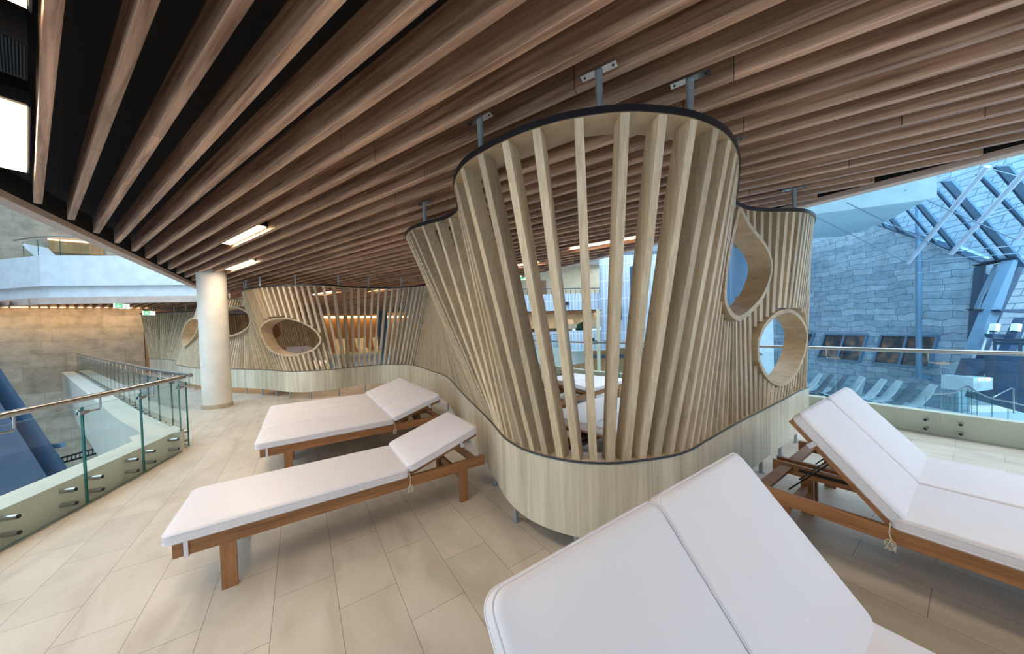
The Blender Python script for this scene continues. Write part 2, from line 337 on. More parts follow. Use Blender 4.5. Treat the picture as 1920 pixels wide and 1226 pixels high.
def inpoly(x, y, P):
    c = False; n = len(P)
    for i in range(n):
        x1, y1 = P[i]; x2, y2 = P[(i+1) % n]
        if (y1 > y) != (y2 > y) and x < (x2-x1)*(y-y1)/(y2-y1)+x1: c = not c
    return c
def loop_smooth(pts, n=6):
    N = len(pts); out = []
    for i in range(N):
        p0, p1, p2, p3 = [Vector(pts[(i+k) % N]) for k in (-1, 0, 1, 2)]
        for k in range(n):
            t = k/n; out.append(.5*((2*p1)+(p2-p0)*t+(2*p0-5*p1+4*p2-p3)*t*t+(3*p1-p0-3*p2+p3)*t**3))
    return out
class Ring:                               # opening frame: an outline in a vertical plane through plan points A,B
    def __init__(s, A, B, px, depth, wall=.045, out=.03):
        s.A = V(A[0], A[1], 0); s.u = (V(B[0], B[1], 0)-s.A).normalized(); s.n = V(s.u.y, -s.u.x, 0)
        if s.n.dot(V(0, 0, 0)-s.A) < 0: s.n = -s.n      # towards the viewer side of the screen
        P3 = [onplane(x, y, s.A, s.n) for x, y in px]
        P2 = [((p-s.A).dot(s.u), p.z) for p in P3]
        s.loop = [(q.x, q.y) for q in loop_smooth([V(a, b, 0) for a, b in P2])]
        s.depth = depth; s.wall = wall; s.out = out
        cx = sum(p[0] for p in s.loop)/len(s.loop); cz = sum(p[1] for p in s.loop)/len(s.loop); s.c = (cx, cz)
    def build(s, parent):
        mb = MB(); sec = []; N = len(s.loop)
        for i, (a, z) in enumerate(s.loop):
            a0, z0 = s.loop[i-1]; a1, z1 = s.loop[(i+1) % N]; t = V(a1-a0, z1-z0, 0).normalized(); nn = V(t.y, -t.x, 0)
            if nn.dot(V(s.c[0]-a, s.c[1]-z, 0)) < 0: nn = -nn
            ai, zi = a+nn.x*s.wall, z+nn.y*s.wall
            def P(aa, zz, d): return s.A+s.u*aa+V(0, 0, zz)+s.n*d
            sec.append([P(a, z, s.out), P(ai, zi, s.out), P(ai, zi, s.out-s.depth), P(a, z, s.out-s.depth)])
        mb.sweep(sec, OAKH, closed=True)
        o = mb.build('opening_frame', None, True); adopt(o, parent); return o
    def inside(s, p):
        q = V(p.x, p.y, 0)-s.A
        if abs(q.dot(s.n)) > .55: return False
        return inpoly(q.dot(s.u), p.z, s.loop)
def strip_loop(curve, t0, t1, n, d0, d1, z0, z1, side):
    sec = []
    for i in range(n+1):
        t = t0+(t1-t0)*i/n; p = curve.at(t); tg = curve.tan(t); nr = V(tg.y, -tg.x, 0)*side
        sec.append([V(*(p+nr*d)[:2], z) for d, z in ((d0, z0), (d1, z0), (d1, z1), (d0, z1))])
    return sec
def make_screen(label, b0, b1, nsl, rings, side, bc=BC, tc=TC, tof=t_of_b, legs=.62, rods=(), w=.05, d=.12, group='curved slatted oak screens'):
    mid = bc.at((b0+b1)/2); root = empty('slatted_screen', (mid.x, mid.y, 0)); tag(root, label, 'screen', group)
    t0, t1 = tof(b0), tof(b1); nb = max(20, int(abs(b1-b0)/.07)); ntp = max(20, int(abs(t1-t0)/.07))
    npn = max(1, round(abs(b1-b0)/1.22))
    for i in range(npn):
        q0 = b0+(b1-b0)*i/npn+.0012; q1 = b0+(b1-b0)*(i+1)/npn-.0012
        mb = MB(); mb.sweep(strip_loop(bc, q0, q1, 20, 0, -.03, ZP, ZB-.012, side), PANEL); adopt(mb.build('base_panel', smooth=True), root)
    mb = MB(); mb.sweep(strip_loop(bc, b0, b1, nb, -.13, -.16, ZP, ZB-.012, side), PANEL); adopt(mb.build('inner_base_panel', smooth=True), root)
    mb = MB(); mb.sweep(strip_loop(bc, b0, b1, nb, -.002, -.158, ZB-.012, ZB, side), OAKH); adopt(mb.build('sill_board', smooth=True), root)
    mb = MB(); mb.sweep(strip_loop(bc, b0, b1, nb, .006, -.002, ZB-.013, ZB+.001, side), DSTRIP); adopt(mb.build('trim_strip', smooth=True), root)
    mb = MB(); mb.sweep(strip_loop(tc, t0, t1, ntp, -.004, -.20, ZT, ZT+.034, side), OAKH); adopt(mb.build('top_board', smooth=True), root)
    mb = MB(); mb.sweep(strip_loop(tc, t0, t1, ntp, .004, -.004, ZT, ZT+.038, side), BLACK); mb.sweep(strip_loop(tc, t0, t1, ntp, -.004, -.20, ZT+.034, ZT+.038, side), BLACK)
    adopt(mb.build('edge_band', smooth=True), root)
    for rg in rings: rg.build(root)
    extra = MB(); cnt = 0
    for i in range(nsl):
        b = b0+(b1-b0)*(i+.5)/nsl; t = tof(b)
        pb, pt = bc.at(b), tc.at(t); g = (bc.tan(b)*.5+tc.tan(t)*.5)
        if g.length < .2: g = bc.tan(b)
        g.normalize(); nr = V(g.y, -g.x, 0)*side
        segs = []; n = 44; st = None
        for k in range(n+1):
            q = (pb-nr*.035).lerp(pt-nr*.035, k/n); z = ZB+(ZT-ZB)*k/n; ins = any(r.inside(V(q.x, q.y, z)) for r in rings)
            if not ins and st is None: st = k/n
            if ins and st is not None: segs.append((st, (k-.35)/n)); st = None
        if st is not None: segs.append((st, 1))
        for s0, s1 in segs:
            if s1-s0 < .02: continue
            m = extra if cnt >= 99 else MB()
            P = []
            for s in (s0, s1):
                q = pb.lerp(pt, s); z = ZB+(ZT-ZB)*s
                for a, e in ((-.5, .012), (.5, .012), (.5, .012+d), (-.5, .012+d)): 
                    r = q+g*(a*w)-nr*e; P.append(V(r.x, r.y, z))
            m.hexa(P, OAK)
            if m is not extra: adopt(m.build('slat'), root); cnt += 1
    if extra.v: o = adopt(extra.build('slat'), root); o['kind'] = 'stuff'
    nleg = int(abs(b1-b0)/legs)
    for i in range(nleg):
        b = b0+(b1-b0)*(i+.5)/nleg; p = bc.at(b); tg = bc.tan(b); nr = V(tg.y, -tg.x, 0)*side; q = p-nr*.06
        m = MB(); m.tube([(q.x, q.y, 0.004), (q.x, q.y, ZP+.1)], .018, ZINC); m.tube([(q.x, q.y, 0.0), (q.x, q.y, .006)], .032, ZINC, 12); adopt(m.build('leg', smooth=True), root)
    for (x, y) in rods:
        tr = tc.near((x, y)); tq = tc.tan(tr); q = tc.at(tr)-V(tq.y, -tq.x, 0)*side*.065; x, y = q.x, q.y
        m = MB(); m.tube([(x, y, ZT+.03), (x, y, 3.025)], .0185, ZINC, 14); m.tube([(x, y, 2.9), (x, y, 3.02)], .021, ZINC, 14)
        o = adopt(m.build('hanger_rod', smooth=True), root)
        a = R(23.1); dx, dy = -math.sin(a), math.cos(a); m = MB()
        m.beam((x-dx*.1, y-dy*.1, 3.026), (x+dx*.1, y+dy*.1, 3.026), .05, .006, STEEL)
        for s in (-.08, .08): m.tube([(x+dx*s, y+dy*s, 3.019), (x+dx*s, y+dy*s, 3.024)], .006, DMETAL, 8)
        pl = m.build('ceiling_plate'); pl.parent = o; pl.location = pl.location-root.location-o.location
    return root
# px outlines
TEAR = [(1383,389),(1400.7,417.8),(1413.7,434),(1433,460),(1443,486.4),(1444,509),(1436,540),(1423.6,565),(1406,585),(1392,597),(1380,602),(1368,595),(1358,580),(1353,560),(1354,534),(1356,505),(1360,478),(1366,450),(1373,420)]
ROUND = [(1510.6,618),(1499,593),(1482,580),(1466,580),(1450.6,587),(1430,608),(1419,635),(1417,660),(1421,683),(1432,705),(1448,720),(1462,723.5),(1477,717.5),(1492.4,699),(1504,673),(1510.6,644)]
def z6(L): return [(240+x/4.0875, 480+y/4.0875) for x, y in L]
OVALA = z6([(1022,580),(1035,530),(1075,495),(1130,475),(1240,472),(1350,503),(1440,555),(1485,610),(1493,650),(1470,690),(1420,730),(1300,765),(1200,765),(1120,735),(1065,680)])
OVALB = z6([(740,395),(800,385),(870,393),(930,420),(965,465),(965,510),(940,555),(890,590),(820,615),(740,625),(660,600),(610,540),(610,470),(660,415)])
OVALC = z6([(440,640),(446,590),(462,540),(485,500),(520,476),(548,473),(570,485),(575,520),(562,570),(535,620),(500,665),(470,690),(450,690)])
r_tear = Ring((2.9, 1.14), (4.1, 1.20), TEAR, .20, out=.02)
r_round = Ring((3.4, 1.22), (4.6, 1.21), ROUND, .22, out=.015)
r_a = Ring((-.85, 10.05), (.55, 8.95), OVALA, .34, out=.06)
r_b = Ring((-1.2, 11.2), (-2.1, 12.9), OVALB, .36, out=.08)
r_c = Ring((-2.6, 13.7), (-3.3, 15.3), OVALC, .4, out=.1)
bA, bB, bC_, bD = 0, BC.near((2.44, 8.2)), BC.near((-3.6, 15.5)), BC.a[-1]
make_screen('large bulging oak slat screen nearest the camera, with a teardrop and a round opening', bA, bB, 96, [r_tear, r_round], -1,
            rods=[(1.36,1.1),(1.94,.86),(.99,1.88),(1.07,3.4),(4.5,1.03),(2.9,1.04),(2.3,6.2)])
make_screen('oak slat screen behind the white column, with egg-shaped openings above the three joined loungers', bB, bC_, 86, [r_a, r_b, r_c], -1, w=.05, d=.11,
            rods=[(.84,8.95),(1.57,9.02),(2.3,8.62),(-.05,9.12),(-.78,9.75),(-1.2,11.0),(-1.25,10.4),(-2.0,13.1)])
make_screen('farthest oak slat screen, plain without openings, beside the sandstone doorway', bC_, bD, 62, [], -1,
            rods=[(-3.25,17.0),(-4.2,19.9),(-4.7,20.2),(-5.5,20.9)])
# inner screen seen through the egg-shaped openings
T2 = [(-3.4,22.0),(-2.2,21.9),(-1.2,21.3),(-.4,21.0),(.4,20.6),(.9,19.9)]; B2 = [(-3.2,21.8),(-2.2,21.6),(-1.2,21.1),(-.4,20.9),(.5,20.3),(1.3,19.6)]
t2c, b2c = Curve(T2), Curve(B2)
r_in = Ring((-2.0, 21.55), (-1.0, 21.15), [(240+x/4.0875, 480+y/4.0875) for x, y in [(1078,575),(1085,535),(1115,512),(1150,520),(1172,560),(1182,600),(1160,625),(1130,637),(1095,622)]], .12)
make_screen('inner oak slat screen with a small round opening, seen through the egg-shaped openings', 0, b2c.a[-1], 52, [r_in], 1, b2c, t2c, lambda b: b/b2c.a[-1]*t2c.a[-1],
            rods=[(-2.2,21.8),(-.4,20.9)])
# ------------------------------------------------------------------ ceiling
CA = R(23.1); SD = V(-math.sin(CA), math.cos(CA), 0); ND = V(math.cos(CA), math.sin(CA), 0); HC = 3.03; BP = .2205
def xl(y): return -2.2 if y < 17.1 else (-2.2-(y-17.1)*2.19)
def bat(k, s0, s1):
    n = .111+BP*k; L = s1-s0
    m = MB(); m.box((L/2, 0, .10), (L, .052, .20), BATTEN)
    me_o = m.build('ceiling_batten', center=False); 
    bv = me_o
    bmm = bmesh.new(); bmm.from_mesh(bv.data); bmesh.ops.bevel(bmm, geom=[e for e in bmm.edges], offset=.003, segments=1, affect='EDGES'); bmm.to_mesh(bv.data); bmm.free()
    p = ND*n+SD*s0; bv.location = (p.x, p.y, HC); bv.rotation_euler = (0, 0, math.atan2(SD.y, SD.x))
    tag(bv, 'long brown timber batten in the slatted ceiling', 'ceiling batten', 'timber battens of the slatted ceiling'); return bv
for k in list(range(-3, -1))+list(range(0, 78)):
    n = .111+BP*k; inside = []
    s = -7.0
    while s < 34:
        p = ND*n+SD*s
        inside.append(xl(p.y) < p.x < 5.17-.03*math.sin(k*2.1) and -4.5 < p.y < 29.7); s += .05
    st = None
    for i, v in enumerate(inside+[False]):
        if v and st is None: st = i
        if not v and st is not None:
            if (i-st)*.05 > .5: bat(k, -7+st*.05, -7+(i-1)*.05)
            st = None
cp = [(-2.42, -5.5), (5.42, -5.5), (5.42, 14), (9, 18), (30, 18), (30, 32), (-12, 32), (-12, 22.6), (-9.6, 22.1), (-8, 20.3), (-2.42, 17.7)]
m = MB(); m.prism(cp, 3.33, 3.62, BLACKC); struct(m.build('ceiling'))
fl = [(-2.5, -5.5), (-2.36, -5.5), (-2.36, 17.2), (-2.5, 17.15)]; m = MB(); m.prism(fl, HC-.005, 3.10, FASCIA); m.prism(fl, 3.1, 3.62, BLACKC); struct(m.build('trim_1'))
fl = [(5.36, -5.5), (5.50, -5.5), (5.44, 3), (5.44, 14), (5.30, 14), (5.30, 3)]; m = MB(); m.prism(fl, HC-.005, 3.08, FASCIA); m.prism(fl, 3.08, 3.62, BLACKC); struct(m.build('trim_2'))
# light fittings
def fixture(s0, s1, n, label):
    root = empty('ceiling_light', tuple(ND*n+SD*((s0+s1)/2)+V(0, 0, HC+.03)), math.atan2(SD.y, SD.x)); L = s1-s0
    m = MB(); m.box((0, 0, .07), (L+.06, .15, .08), BLACKC); m.box((0, .071, .03), (L+.06, .008, .03), DMETAL); m.box((0, -.071, .03), (L+.06, .008, .03), DMETAL); o = m.build('housing', root)
    m = MB(); m.box((0, 0, .018), (L, .125, .02), LAMP); m.build('diffuser', root)
    tag(root, label, 'ceiling light', 'LED panels between the ceiling battens'); return root
fixture(3.62, 4.97, -.012, 'glowing LED panel at the left edge of the photo, beside the first batten')
fixture(1.02, 2.52, -.012, 'glowing LED panel cut off by the top left corner')
fixture(5.15, 6.5, 1.765, 'glowing LED panel over the three joined loungers, larger of two near the column')
fixture(7.6, 8.95, 2.425, 'glowing LED panel right above the white column')
fixture(.95, 2.25, 5.62, 'long LED strip seen through the widest slats of the near screen')
fixture(3.3, 4.6, 6.28, 'LED strip near the exit sign, seen through the near screen')
fixture(11.1, 12.5, 5.85, 'LED panel seen through the upper slats of the middle screen')
fixture(9.2, 10.4, 6.72, 'LED panel just under the top edge of the middle screen')
fixture(-3.0, -1.5, 1.1, 'added unseen LED panel in the ceiling behind the camera'); fixture(-4.4, -2.9, 3.74, 'added unseen LED panel in the ceiling right of the camera')  # both panels lie out of view, added for their light
# black duct and box at the top left
r = empty('ceiling_speaker', tuple(ND*(-.03)+SD*3.0+V(0, 0, 3.06)), math.atan2(SD.y, SD.x)); tag(r, 'black louvred box between the two left LED panels', 'ceiling box')
m = MB(); m.box((0, 0, .09), (.42, .165, .17), BLACKC); m.build('housing', r)
m = MB()
for i in range(16): m.box((0, -.072+i*.0096, .0), (.38, .004, .006), DMETAL)
m.build('grille', r)
# ------------------------------------------------------------------ deck
def runA(y): return -1.433+(y-6.25)*.2495
deck = [(-3.6, -2.5), (runA(4.21)-.35, 2.9), (-1.94, 4.25), (-1.43, 6.27)]
cB = V(-1.45, 6.32, 0)
deck_l = [(-4.1, -4.5), (-3.2, 0.5), (-2.28, 2.9), (-1.96, 4.21), (-1.775, 4.86), (-1.60, 5.54), (-1.433, 6.25)]
LA = deck_l
endB = cB+SD*17.3
right_path = [(6.9, -5), (6.88, -1.5), (6.92, .4), (6.98, 1.2), (7.02, 2.5), (7.0, 4), (6.92, 5), (6.80, 6), (6.78, 7), (6.85, 8), (7.05, 9.2), (7.5, 10.6), (8.3, 12), (10, 13.6), (14, 15), (20, 16)]
dk = LA+[(endB.x, endB.y), (-9, 31), (30, 31), (30, 17.2), (20, 16)]+list(reversed(right_path[:-1]))
m = MB(); m.prism(dk, -.004, 0, FLOOR); struct(m.build('floor', center=False))
m = MB(); m.prism(dk, -1.0, -.006, WHITE); struct(m.build('floor_slab'))
def offs(path, d):
    out = []
    for i, p in enumerate(path):
        a = Vector(path[max(0, i-1)]); b = Vector(path[min(len(path)-1, i+1)]); t = (b-a).normalized(); n = Vector((t.y, -t.x)); out.append(tuple(Vector(p)+n*d))
    return out
# curbs
pathB = [(-1.45+SD.x*t, 6.30+SD.y*t) for t in [0, 2, 4, 6, 8, 10, 12, 14, 16, 17.2]]
def curb(path, side, w, name, z1=.29, z0=-.95, gap=.07):
    a = offs(path, gap*side); b = offs(path, (gap+w)*side); m = MB()
    sec = [[V(*p, z0), V(*q, z0), V(*q, z1), V(*p, z1)] for p, q in zip(a, b)]; m.sweep(sec, CURB); return struct(m.build(name))
curb(LA+[(-1.385, 6.44)], -1, .28, 'trim_3'); 
curb([(-1.36, 6.27)]+pathB[1:], -1, .30, 'trim_4')
curb(right_path, 1, .16, 'trim_5', z1=.30)
def railing(label, path, side, plen, ztop, zrail, zbot=.02, bracket=True, start=0., hr_off=.055, std=(.09, .22), cat='railing', maxp=99, rails=True):
    c = Curve(path); mid = c.at(c.a[-1]/2); root = empty('glass_railing', (mid.x, mid.y, 0)); tag(root, label, cat)
    n = min(maxp, int((c.a[-1]-start)/plen))
    for i in range(n):
        a, b = start+i*plen+.006, start+(i+1)*plen-.006; p, q = c.at(a), c.at(b); g = (q-p).normalized(); nr = V(g.y, -g.x, 0)*side
        m = MB(); P = [p-nr*.0085, q-nr*.0085, q+nr*.0085, p+nr*.0085]
        m.hexa([V(*v[:2], zbot) for v in P]+[V(*v[:2], ztop) for v in P], GLASS)
        # edges get the green edge material
        for f in range(len(m.f)): m.m[f] = m.m[f]
        ke = m.mi(GEDGE)
        for f in (0, 1, 3, 5): m.m[f] = ke
        adopt(m.build('glass_panel'), root)
        for e in (.13, plen-.14):
            for z in std:
                s = c.at(start+i*plen+e); mm = MB(); s3 = V(s.x, s.y, z); mm.tube([s3-nr*.03, s3+nr*.068], .021, STEEL, 14); mm.tube([s3-nr*.036, s3-nr*.026], .016, DMETAL, 12)
                adopt(mm.build('standoff', smooth=True), root)
        if bracket:
            s = c.at(b); s3 = V(s.x, s.y, ztop-.05); mm = MB(); h = s3-nr*hr_off
            mm.tube([s3-nr*.016, s3-nr*.022], .022, STEEL, 12); mm.tube([s3-g*.0+nr*.016, s3+nr*.022], .022, STEEL, 12)
            mm.beam(s3-g*.05-nr*.02, s3+g*.05-nr*.02, .012, .03, STEEL)
            mm.tube([s3-nr*.02, s3-nr*.02+g*.07, h+g*.11+V(0, 0, .0), h+g*.12+V(0, 0, .02), h+g*.12+V(0, 0, zrail-ztop+.045)], .0085, STEEL, 10)
            adopt(mm.build('bracket', smooth=True), root)
    mm = MB(); pts = []
    K = max(2, int(c.a[-1]/.25))
    for i in range(K+1):
        t = c.a[-1]*i/K; p = c.at(t); g = c.tan(t); nr = V(g.y, -g.x, 0)*side; q = p-nr*hr_off; pts.append(V(q.x, q.y, zrail))
    mm.tube(pts, .028, STEEL, 16); adopt(mm.build('handrail', smooth=True), root); return root
m = MB(); m.prism([(-1.475, 6.44), (-1.53, 6.15), (-1.80, 6.00), (-1.95, 6.35), (-1.80, 6.74), (-1.62, 6.74)], -.95, .2915, CURB); struct(m.build('trim_9'))
railing('near left glass railing with steel handrail, its end beside the single lounger', LA, -1, .722, .96, 1.05, start=Curve(LA).a[-1]-.722*15-.001)
railing('far left glass railing running back to the sandstone wall beside the void', [(-1.40, 6.42)]+pathB[1:], -1, .66, .96, 1.05)
RPc = right_path
railing('right glass railing with pale handrail in front of the blue stone wall', RPc, 1, 1.0, 1.02, 1.12, start=.25, std=(.08, .2), hr_off=-.03)
# ------------------------------------------------------------------ column
cx, cy = -1.62, 9.72
r = empty('round_column', (cx, cy, 0)); tag(r, 'round white column standing between the glass railing and the middle screen', 'column')
m = MB(); m.tube([(0, 0, 0.0), (0, 0, 3.33)], .255, COLW, 48); m.build('shaft', r, True)
m = MB(); m.tube([(0, 0, 0.001), (0, 0, .09)], .272, TILE, 48); m.build('base_ring', r, True)
# ------------------------------------------------------------------ loungers
def rbox(name, dims, mat, parent, bev=.022, puff=.009):
    L, Wd, Th = dims; rc = .045; me = bpy.data.meshes.new(name); vs = []; fs = []; n = 32
    lv = [(.24, Th/2+puff), (.12, Th/2+puff*.85), (.06, Th/2+puff*.5), (.03, Th/2+.001)]
    for k in range(5):
        a = R(90-k*22.5); lv.append((bev*(1-math.cos(a)), Th/2-bev+bev*math.sin(a)))
    for k in range(5):
        a = R(k*22.5); lv.append((bev*(1-math.cos(a)), -Th/2+bev-bev*math.sin(a)))
    lv.append((.1, -Th/2))
    for ins, z in lv:
        hx, hy = L/2-ins, Wd/2-ins; r = max(.008, rc-ins*.5)
        for cxs, cys, a0 in ((1, 1, 0), (-1, 1, 90), (-1, -1, 180), (1, -1, 270)):
            for k in range(8):
                a = R(a0+k*90/7); vs.append((cxs*(hx-r)+math.cos(a)*r, cys*(hy-r)+math.sin(a)*r, z))
    for i in range(len(lv)-1):
        for j in range(n): fs.append((i*n+j, (i+1)*n+j, (i+1)*n+(j+1) % n, i*n+(j+1) % n))
    fs.append(tuple(range(n))); fs.append(tuple((len(lv)-1)*n+j for j in reversed(range(n))))
    me.from_pydata(vs, [], fs); bm = bmesh.new(); bm.from_mesh(me); bmesh.ops.recalc_face_normals(bm, faces=bm.faces); bm.to_mesh(me); bm.free(); me.materials.append(mat)
    o = link(name, me, parent, True); return o
def cushion(name, L, Wd, Th, root, M):
    o = rbox(name, (L, Wd, Th), CUSH, root); o.matrix_local = M
    m = MB(); 
    for zz, rr in ((Th/2-.014, .0032), (-Th/2+.016, .0028)):
        pts = []
        for cxs, cys, a0 in ((1, 1, 0), (-1, 1, 90), (-1, -1, 180), (1, -1, 270)):
            for k in range(6):
                a = R(a0+k*18); pts.append(V(cxs*(L/2-.045)+math.cos(a)*.0455, cys*(Wd/2-.045)+math.sin(a)*.0455, zz))
        m.tube(pts, rr, CUSH, 6, closed=True)
    p = m.build('piping', o, True); return o
def make_lounger(ang, name='sun_lounger'):
    root = empty(name, (0, 0, 0)); Wd = .70; hw = .302; xh = 1.395; L = 2.11
    for s in (-1, 1):
        m = MB(); m.box((L/2, s*hw, .335), (L, .03, .088), TEAK); m.build('side_rail', root)
        for x in (.245, 1.885):
            m = MB(); m.box((x, s*(hw-.002), .1455), (.078, .034, .291), TEAKV); m.build('leg', root)
    for x, z in ((.02, .34), (.245, .225), (1.885, .225), (1.30, .345), (L-.10, .35)):
        m = MB(); wd = .075 if x > 1.9 else .03; hh = .024 if x > 1.9 else .06
        m.box((x, 0, z), (wd, 2*hw-.03, hh), TEAK); m.build('cross_rail', root)
    for k in range(9):
        m = MB(); m.box((.13+k*.138, 0, .372), (.07, 2*hw-.03, .016), TEAK); m.build('deck_slat', root)
    c, s = math.cos(ang), math.sin(ang); hz = .385
    def B(u, y, w): return V(xh+u*c-w*s, y, hz+u*s+w*c)
    for y in (-.27, .27):
        m = MB(); m.beam(B(0, y, 0), B(.675, y, 0), .035, .03, TEAK, V(-s, 0, c)); m.build('backrest_rail', root)
    for k in range(5):
        m = MB(); m.beam(B(.05+k*.1485, -.285, .02), B(.05+k*.1485, .285, .02), .07, .014, TEAK, V(-s, 0, c)); m.build('backrest_slat', root)
    for y in (-.2, .2):
        m = MB(); f = B(.36, y, -.01); m.tube([f, V(xh+.30, y*1.05, .36)] if ang < .5 else [f, V(xh+.50, y*.6, .33)], .005, DMETAL, 8); m.build('prop_stay', root, True)
        m = MB(); m.box((xh+.33, (hw-.021)*(1 if y > 0 else -1), .345), (.42, .012, .022), DMETAL); m.build('stay_rack', root)
    sc = cushion('seat_cushion', xh+.035, Wd, .078, root, Matrix.Translation((xh/2-.0225, 0, .42)))
    bc_ = B(.345, 0, .064); Mb = Matrix.Translation(bc_) @ Matrix.Rotation(-ang, 4, 'Y')
    bk = cushion('back_cushion', .685, Wd-.006, .078, root, Mb)
    for y in (-1, 1):
        m = MB(); m.box((.06, y*(Wd/2-.02), .345), (.02, .004, .13), CUSH); m.box((.06, y*(Wd/2-.035), .283), (.02, .03, .004), CUSH); m.build('strap', root)
        u = .5; m = MB(); m.beam(B(u, y*.325, -.02), B(u, y*.325, .05), .03, .008, CUSH, V(0, 1, 0)); m.build('strap', root)
        m = MB(); x0, y0 = xh-.01, y*(Wd/2-.005); pts = [V(x0, y0, .42), V(x0+.004, y0+y*.012, .36), V(x0-.004, y0+y*.008, .325)]
        m.tube(pts, .0028, CORD, 6)
        for sg in (-1, 1):
            lp = [V(x0+sg*.018*math.sin(a)*(1.2), y0+y*.010, .315-.022+.024*math.cos(a)-.006*sg) for a in [i*math.pi/6 for i in range(12)]]
            m.tube(lp, .0026, CORD, 6, closed=True)
            m.tube([V(x0, y0+y*.01, .32), V(x0+sg*.012, y0+y*.014, .285), V(x0+sg*.02, y0+y*.012, .262)], .0024, CORD, 6)
        m.build('tie_cord', root, True)
    return root
lo = make_lounger(R(17.5)); hi = make_lounger(R(49)); used = {}
LG = 'white cushioned teak sun loungers'
def place(p, x, y, rz, label):
    key = id(p); o = p if key not in used else copy_tree(p); used[key] = 1
    o.location = (x, y, 0); o.rotation_euler = (0, 0, rz); tag(o, label, 'sun lounger', LG); return o
place(lo, -.675, 2.98, 0, 'single teak sun lounger with low white backrest, alone in the left foreground')
place(lo, -.405, 4.61, 0, 'white-cushioned lounger nearest the camera of the three joined left of the screen')
place(lo, -.405, 5.335, 0, 'middle lounger of the three joined side by side behind the single lounger')
place(lo, -.405, 6.06, 0, 'lounger farthest from the camera of the three joined behind the single lounger')
place(hi, .70, .275-1.395*-1-2*1.395, R(90), 'large raised white lounger in the bottom foreground, left one of its pair')
hi0 = [o for o in C.objects if o.get('label', '').startswith('large raised')][0]; hi0.location = (.695, -1.12, 0)
place(hi, 1.40, -1.12, R(90), 'raised white lounger in the bottom foreground, right one of its pair')
place(hi, 3.105, -1.11, R(90), 'raised teak lounger at the right edge showing its open rear frame')
place(hi, 3.815, -1.11, R(90), 'raised lounger at the right edge beside the right glass railing')
a5 = R(188)
def hinge_place(hx, hy, rz, yoff, label):
    x = hx-(1.395*math.cos(rz)-yoff*math.sin(rz)); y = hy-(1.395*math.sin(rz)+yoff*math.cos(rz))
    place(lo, x, y, rz, label)
hinge_place(2.75, 2.50, a5, .35, 'nearer lounger of the pair glimpsed between the widest slats of the near screen')
hinge_place(2.75, 2.50, a5, -.36, 'farther lounger of the pair glimpsed between the widest slats of the near screen')
hinge_place(4.15, 4.6, a5, .35, 'lounger by the right railing, half hidden behind the near screen slats')
hinge_place(4.15, 4.6, a5, -.36, 'lounger beyond the half hidden one by the right railing behind the near screen')
for (px, py, dd, lb) in ((538, 657, 16.0, 'left lounger of two seen through the largest egg-shaped opening'), (565, 656, 16.4, 'right lounger of two seen through the largest egg-shaped opening')):
    p = dep(px, py, dd); place(hi, p.x, p.y-1.0, R(80), lb)
for (x, y, lb) in ((-.9, 11.0, 'lounger whose legs show under the middle screen right of the column'),):
    place(lo, x+.4, y, R(60), lb)
# ------------------------------------------------------------------ left side: sandstone wall, balcony, void
YW = 22.3
m = MB(); m.box((-16.5, YW+.15, 2), (20.6, .3, 16), SANDST)
struct(m.build('wall_back', uv=(V(1, 0, 0), V(0, 0, 1))))
m = MB(); m.box((-.2, YW+.15+.4, 6.5), (12.2, .3, 6.0), SANDST); struct(m.build('wall_back_upper', uv=(V(1, 0, 0), V(0, 0, 1))))
m = MB(); m.box((-26.5, 8, 2), (.3, 30, 16), SANDST); struct(m.build('wall_left', uv=(V(0, 1, 0), V(0, 0, 1))))
# doorway recess
m = MB(); m.box((-6.05, YW-.02, 1.5), (.12, .4, 3.0), WARMW); m.box((-5.0, YW-.02, 2.75), (2.2, .4, .5), WARMW); m.box((-4.6, YW+.9, 1.4), (2.9, .1, 2.8), WARMW); struct(m.build('door_1'))
r = MB(); r.box((-5.25, YW+.4, .75), (1.1, .3, 1.45), TEAKV); tag(r.build('cabinet'), 'dark timber cabinet standing in the doorway of the sandstone wall', 'cabinet')
m = MB(); m.box((-13, YW-.12, 3.08), (14, .06, .03), COVE); tag(m.build('cove_light'), 'warm strip light washing down the sandstone wall', 'strip light')
# upper balcony
bp = [(-2.55, 17.15), (-8.0, 19.72), (-9.9, 21.6), (-10.6, 22.28)]
r = empty('balcony', (-6, 19, 3.0)); tag(r, 'white curved balcony on the floor above the sandstone wall', 'balcony')
def band(path, o0, o1, z0, z1, mat, name, root):
    a, b = offs(path, o0), offs(path, o1); m = MB(); m.sweep([[V(*p, z0), V(*q, z0), V(*q, z1), V(*p, z1)] for p, q in zip(a, b)], mat); return adopt(m.build(name), root)
band(bp, .06, -.1, HC-.01, 3.27, FASCIA, 'timber_fascia', r)
band(bp, .18, 0.32, 3.27, 3.75, WHITE, 'recessed_band', r)
band(bp, -.02, .12, 3.72, 4.86, WHITE, 'parapet', r)
m = MB(); m.prism([(-2.6, 17.4), (-8, 19.9), (-10.3, 22.25), (-3, 22.2)], 3.66, 3.72, WHITE); adopt(m.build('balcony_floor'), r)
g = offs([(-6.8, 19.15), (-8.0, 19.72), (-9.3, 21.0)], .25)
railing('small glass railing on top of the white upper balcony', g, 1, .9, 5.55, 5.63, zbot=4.8, std=(4.82,), bracket=False)
p = dep(108, 480, 12.6); o = copy_tree(hi); o.location = (p.x-1.0*math.cos(R(150)), p.y-1.0*math.sin(R(150)), 4.5); o.rotation_euler = (0, 0, R(150)); tag(o, 'lounger on the upper balcony behind its glass railing', 'sun lounger', LG)
